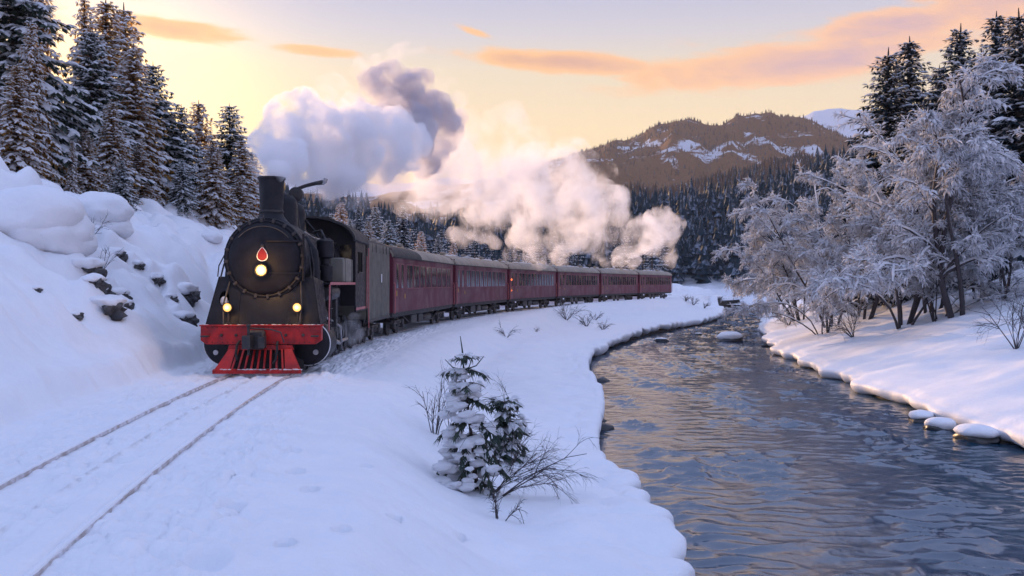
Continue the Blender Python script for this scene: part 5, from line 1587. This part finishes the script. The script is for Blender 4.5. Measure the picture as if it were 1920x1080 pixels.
plant_bush(936, 975, 'tiny twig tuft sticking out of the snow below the small spruce', 34, 6, .42 * sc, (.35, 0), .6, 'bare bushes on the embankment', r0=.008, depth=2)
plant_bush(925, 940, 'short bent twig between the small spruce and the tuft below', 37, 2, .45 * sc, (.5, 0), .3, 'bare bushes on the embankment', r0=.008, depth=1)
for i, (px, py, h, n, lab) in enumerate([
    (1062, 600, .035, 12, 'dark dry tuft at the bank beside the fourth carriage'), (1100, 612, .022, 9, 'frosted tuft right of the dark dry tuft'), (950, 632, .022, 7, 'small dry tuft on the snow beside the third carriage'), (1130, 618, .020, 10, 'low frosted tuft near the bank step'),
    (1115, 600, .016, 6, 'thin dry tuft between the frosted tufts'), (1285, 565, .016, 9, 'dark tuft on the far bank below the last carriage'), (1300, 572, .014, 8, 'second tuft on the far bank near the river end'), (1245, 560, .012, 6, 'faint tuft behind the far bank crest'), (1005, 622, .010, 4, 'single faint sprig beside the third carriage'),
    (1320, 578, .014, 7, 'rightmost tuft at the far bank tip')]):
    p = on_ground(px, py, 20, 160)
    t = thing('grass_tuft', lab, 'grass tuft', p, 0, 'dry tufts on the left bank')
    w, f = twig_bush(300 + i, n, h * p.y * .62, (.1, 0), .75, droop=.3, r0=.00028 * p.y, depth=2, frost=.3)
    tag(w.build('stems', 'twig', t, True, 180), kind='stuff')
    if f.v: tag(f.build('frosted_stems', 'frost', t, True, 180), kind='stuff')
plant_bush(1905, 655, 'bare twiggy bush at the right photo edge on smooth snow', 41, 7, 2.3, (-.25, 0), .45, 'bare bushes on the right bank', dmin=20, r0=.020, depth=3)
plant_bush(1880, 560, 'frost grey bush below the white leaning trunk', 42, 12, 2.2, (0, 0), .6, 'bare bushes on the right bank', dmin=25, r0=.018, depth=3, frost=.6)
plant_bush(1600, 632, 'frosted twiggy bush at the river edge below the bent boughs', 43, 12, 1.9, (-.5, 0), .6, 'bare bushes on the right bank', dmin=25, r0=.020, depth=3, frost=.7)
plant_bush(1480, 610, 'frosted twiggy bush hanging over the water at the river bend', 44, 12, 2.3, (-.5, 0), .6, 'bare bushes on the right bank', dmin=25, r0=.022, depth=3, frost=.7)
plant_bush(165, 450, 'small frosted sprig on the left slope above the middle outcrop', 45, 5, .8, (.2, 0), .5, 'sprigs on the left slope', dmin=12, r0=.012, depth=2, frost=.4)
plant_bush(135, 430, 'thin bare sprig below the large high rock', 46, 5, .7, (.2, -.2), .6, 'sprigs on the left slope', dmin=12, r0=.010, depth=2, frost=.3)
plant_bush(190, 505, 'small frosted sprig inside the middle outcrop', 47, 6, .7, (.2, -.2), .6, 'sprigs on the left slope', dmin=12, r0=.010, depth=2, frost=.5)

# ------------------------------------------------------------------ steam
def steam_mat(name, density, thr, soft, scale, color, off):
    M = bpy.data.materials.new(name); M.use_nodes = True
    M.node_tree.nodes.clear()
    k = NT(M.node_tree)
    pos = k.new('ShaderNodeTexCoord').outputs['Object']
    nz = k.noise(k.vm('ADD', pos, (off, off * .7, 0)), scale, 5, .6, .3)
    v = k.new('ShaderNodeVolumePrincipled')
    v.inputs['Color'].default_value = (*color, 1)
    v.inputs['Anisotropy'].default_value = .35
    k.put(v.inputs['Density'], k.m('MULTIPLY', k.mr(nz, thr, thr + soft), density))
    o = k.new('ShaderNodeOutputMaterial'); k.t.links.new(v.outputs[0], o.inputs['Volume'])
    MATS[name] = M
gs = np.random.default_rng(99)
def sph(bm, p, r, sy, sub):
    for v in bmesh.ops.create_icosphere(bm, subdivisions=sub, radius=1)['verts']:
        v.co = Vector((p.x + v.co.x * r, p.y + v.co.y * r * sy, p.z + v.co.z * r))
def steam(label, blobs, m, voxel, disp, dscale, name='steam_cloud', group='clouds of steam', sat=9):
    bm = bmesh.new(); dead = []
    for px, py, d, r, sy in blobs:
        p = at(px, py, d); rr = r / F * d
        sph(bm, p, rr, sy, 3)
        for q in range(sat):
            dv = unit(gs.normal(0, 1, 3)); rq = rr * gs.uniform(.22, .5)
            sph(bm, p + Vector(dv * np.array([1, sy, 1])) * rr * gs.uniform(.72, .98), rq, sy ** .5, 2)
    me = bpy.data.meshes.new(name); bm.to_mesh(me); bm.free()
    o = link(name, me)
    rm = o.modifiers.new('union', 'REMESH'); rm.mode = 'VOXEL'; rm.voxel_size = voxel
    for q, (a, b) in enumerate(((disp, dscale), (disp * .6, dscale * .42), (disp * .36, dscale * .18))):
        tx = bpy.data.textures.new('billow', 'CLOUDS'); tx.noise_scale = b; tx.noise_depth = 2
        dm = o.modifiers.new('billow', 'DISPLACE'); dm.texture = tx; dm.strength = a; dm.mid_level = .45; dm.texture_coords = 'LOCAL'
    rm2 = o.modifiers.new('clean', 'REMESH'); rm2.mode = 'VOXEL'; rm2.voxel_size = voxel * .9
    dg = bpy.context.evaluated_depsgraph_get(); dg.update()
    m2 = bpy.data.meshes.new_from_object(o.evaluated_get(dg))
    o.modifiers.clear(); o.data = m2
    bm = bmesh.new(); bm.from_mesh(m2); bm.verts.index_update(); seen = set()
    for v0 in list(bm.verts):
        if v0.index in seen: continue
        st = [v0]; isl = []; seen.add(v0.index)
        while st:
            q = st.pop(); isl.append(q)
            for e in q.link_edges:
                w = e.other_vert(q)
                if w.index not in seen: seen.add(w.index); st.append(w)
        if len(isl) < 400: kill_ = isl; [dead.append(x) for x in kill_]
    bmesh.ops.delete(bm, geom=dead, context='VERTS'); bm.to_mesh(m2); bm.free()
    m2.materials.clear(); m2.materials.append(MATS[m])
    # put the origin at the middle of the cloud
    c = sum((Vector(b) for b in o.bound_box), Vector()) / 8
    m2.transform(Matrix.Translation(-c)); o.location = c
    return tag(o, label, 'steam', group)
steam_mat('steam_dense', 4.2, .41, .15, 1.1, (.995, .99, 1.0), 0)
steam_mat('steam_dark', 2.6, .38, .2, .7, (.74, .73, .78), 20)
steam_mat('steam_mid', .55, .455, .17, .36, (.995, .99, .99), 40)
steam_mat('steam_thin', .34, .42, .18, .30, (.985, .97, .97), 60)
steam_mat('steam_far', .45, .44, .18, .30, (.995, .99, .99), 80)
steam_mat('steam_low', .9, .46, .2, 1.3, (.98, .98, .99), 90)
steam('bright billow of steam pouring from the chimney', [(526, 326, 25.3, 20, 1), (532, 296, 26.5, 40, 1), (520, 258, 28, 46, 1), (566, 232, 29, 58, 1), (590, 278, 29.5, 66, 1), (640, 262, 31, 66, 1), (640, 312, 30.5, 52, 1), (700, 270, 33, 68, 1), (740, 258, 35, 52, 1), (690, 318, 33, 44, 1), (570, 312, 29, 40, 1), (775, 262, 37, 26, 1), (620, 340, 31, 30, 1)], 'steam_dense', .09, .60, .75)
steam('dark grey puff of smoke rising behind the bright billow', [(745, 162, 42, 42, 1), (710, 158, 41, 28, 1), (780, 200, 43, 48, 1), (812, 226, 44, 40, 1), (790, 258, 44, 46, 1), (750, 215, 42, 46, 1), (822, 200, 44, 26, 1), (800, 300, 44, 34, 1), (740, 135, 42, 24, 1), (765, 240, 41, 46, 1), (735, 245, 39, 40, 1), (700, 190, 40, 26, 1), (790, 150, 43, 22, 1), (835, 250, 45, 34, 1), (850, 225, 46, 18, 1), (690, 150, 40, 16, 1)], 'steam_dark', .18, .9, 1.1, 'smoke_cloud')
steam('broad pale steam drifting low over the carriages', [(690, 350, 40, 32, 1.6), (760, 360, 48, 40, 1.6), (830, 350, 56, 52, 1.4), (900, 350, 64, 62, 1.3), (960, 370, 70, 76, 1.1), (1020, 350, 75, 80, 1), (1060, 390, 78, 74, 1), (1110, 380, 82, 58, 1), (1010, 430, 76, 50, 1), (1150, 378, 85, 30, 1), (1060, 450, 80, 30, 1), (1060, 310, 78, 34, 1)], 'steam_mid', .30, 1.9, 2.0)
steam_mat('steam_wisp2', .16, .47, .16, .30, (.985, .98, .985), 12)
steam_mat('steam_wisp', .55, .50, .14, .55, (.985, .97, .98), 33)
steam('thin torn wisps fringing the bright billow and the dark puff', [(520, 300, 27, 52, 1), (500, 250, 28, 50, 1), (570, 215, 29, 62, 1), (640, 220, 31, 70, 1), (700, 230, 33, 72, 1), (770, 270, 37, 60, 1), (690, 330, 33, 60, 1), (620, 335, 31, 52, 1), (740, 320, 36, 60, 1), (800, 300, 42, 70, 1), (840, 340, 48, 60, 1), (700, 150, 41, 46, 1), (760, 140, 42, 58, 1), (820, 190, 44, 56, 1), (850, 260, 46, 56, 1)], 'steam_wisp', .2, .8, 1.2, sat=5)
steam('thin drifting haze of steam joining the pale steam to the rear plume', [(1090, 400, 90, 40, 2), (1150, 420, 105, 36, 2), (1200, 440, 118, 34, 2), (1240, 430, 126, 34, 1.5), (1000, 440, 82, 40, 2), (900, 400, 68, 44, 2), (820, 380, 56, 40, 2), (1120, 440, 98, 36, 2)], 'steam_wisp2', .4, 1.6, 2.0, sat=4)
steam('thin torn veil of steam against the bright sky', [(880, 232, 56, 28, 1), (905, 290, 58, 46, 1), (950, 250, 60, 40, 1), (965, 222, 60, 24, 1), (850, 300, 55, 44, 1), (985, 290, 62, 44, 1), (830, 330, 54, 40, 1)], 'steam_thin', .3, 2.0, 1.8)
steam('separate white plume of steam over the rear of the train', [(1236, 405, 125, 18, 1), (1262, 425, 126, 22, 1), (1225, 440, 124, 34, 1), (1190, 460, 122, 24, 1), (1246, 468, 125, 24, 1), (1252, 490, 126, 14, 1), (1165, 478, 121, 15, 1), (1215, 410, 124, 14, 1)], 'steam_far', .30, 1.6, 1.7)
steam('small puff of steam above the fourth carriage', [(1124, 474, 104, 17, 1), (1138, 490, 105, 14, 1), (1110, 486, 103, 12, 1)], 'steam_far', .25, 1.0, 1.4)
steam('faint pink wisp over the second carriage', [(868, 440, 85, 20, 1), (848, 436, 84, 12, 1), (905, 440, 86, 18, 1), (925, 452, 87, 12, 1)], 'steam_thin', .22, 1.2, 1.5)
steam('low steam trailing along the roofs of the rear carriages', [(1000, 480, 96, 20, 2), (1050, 484, 100, 18, 2), (960, 478, 92, 14, 2), (1160, 494, 118, 14, 2), (1190, 490, 120, 12, 2)], 'steam_thin', .25, 1.2, 1.3)
steam('low steam leaking beside the locomotive wheels', [(655, 628, 28.5, 20, 1.2), (668, 606, 29.5, 17, 1.2), (690, 640, 30, 14, 1.2), (640, 650, 27.5, 14, 1.2)], 'steam_low', .09, .5, .5)

# ------------------------------------------------------------------ the air: thin evening haze
M = MATS['haze']; M.node_tree.nodes.clear(); k = NT(M.node_tree)
v = k.new('ShaderNodeVolumePrincipled')
v.inputs['Color'].default_value = (.90, .94, 1.0, 1); v.inputs['Density'].default_value = .00006; v.inputs['Anisotropy'].default_value = .15
k.t.links.new(v.outputs[0], k.new('ShaderNodeOutputMaterial').inputs['Volume'])
hz = B(-3600, 3600, -120, 4900, -6, 800).build('haze', 'haze', None, False)
tag(hz, 'thin evening haze filling the whole valley', kind='stuff')
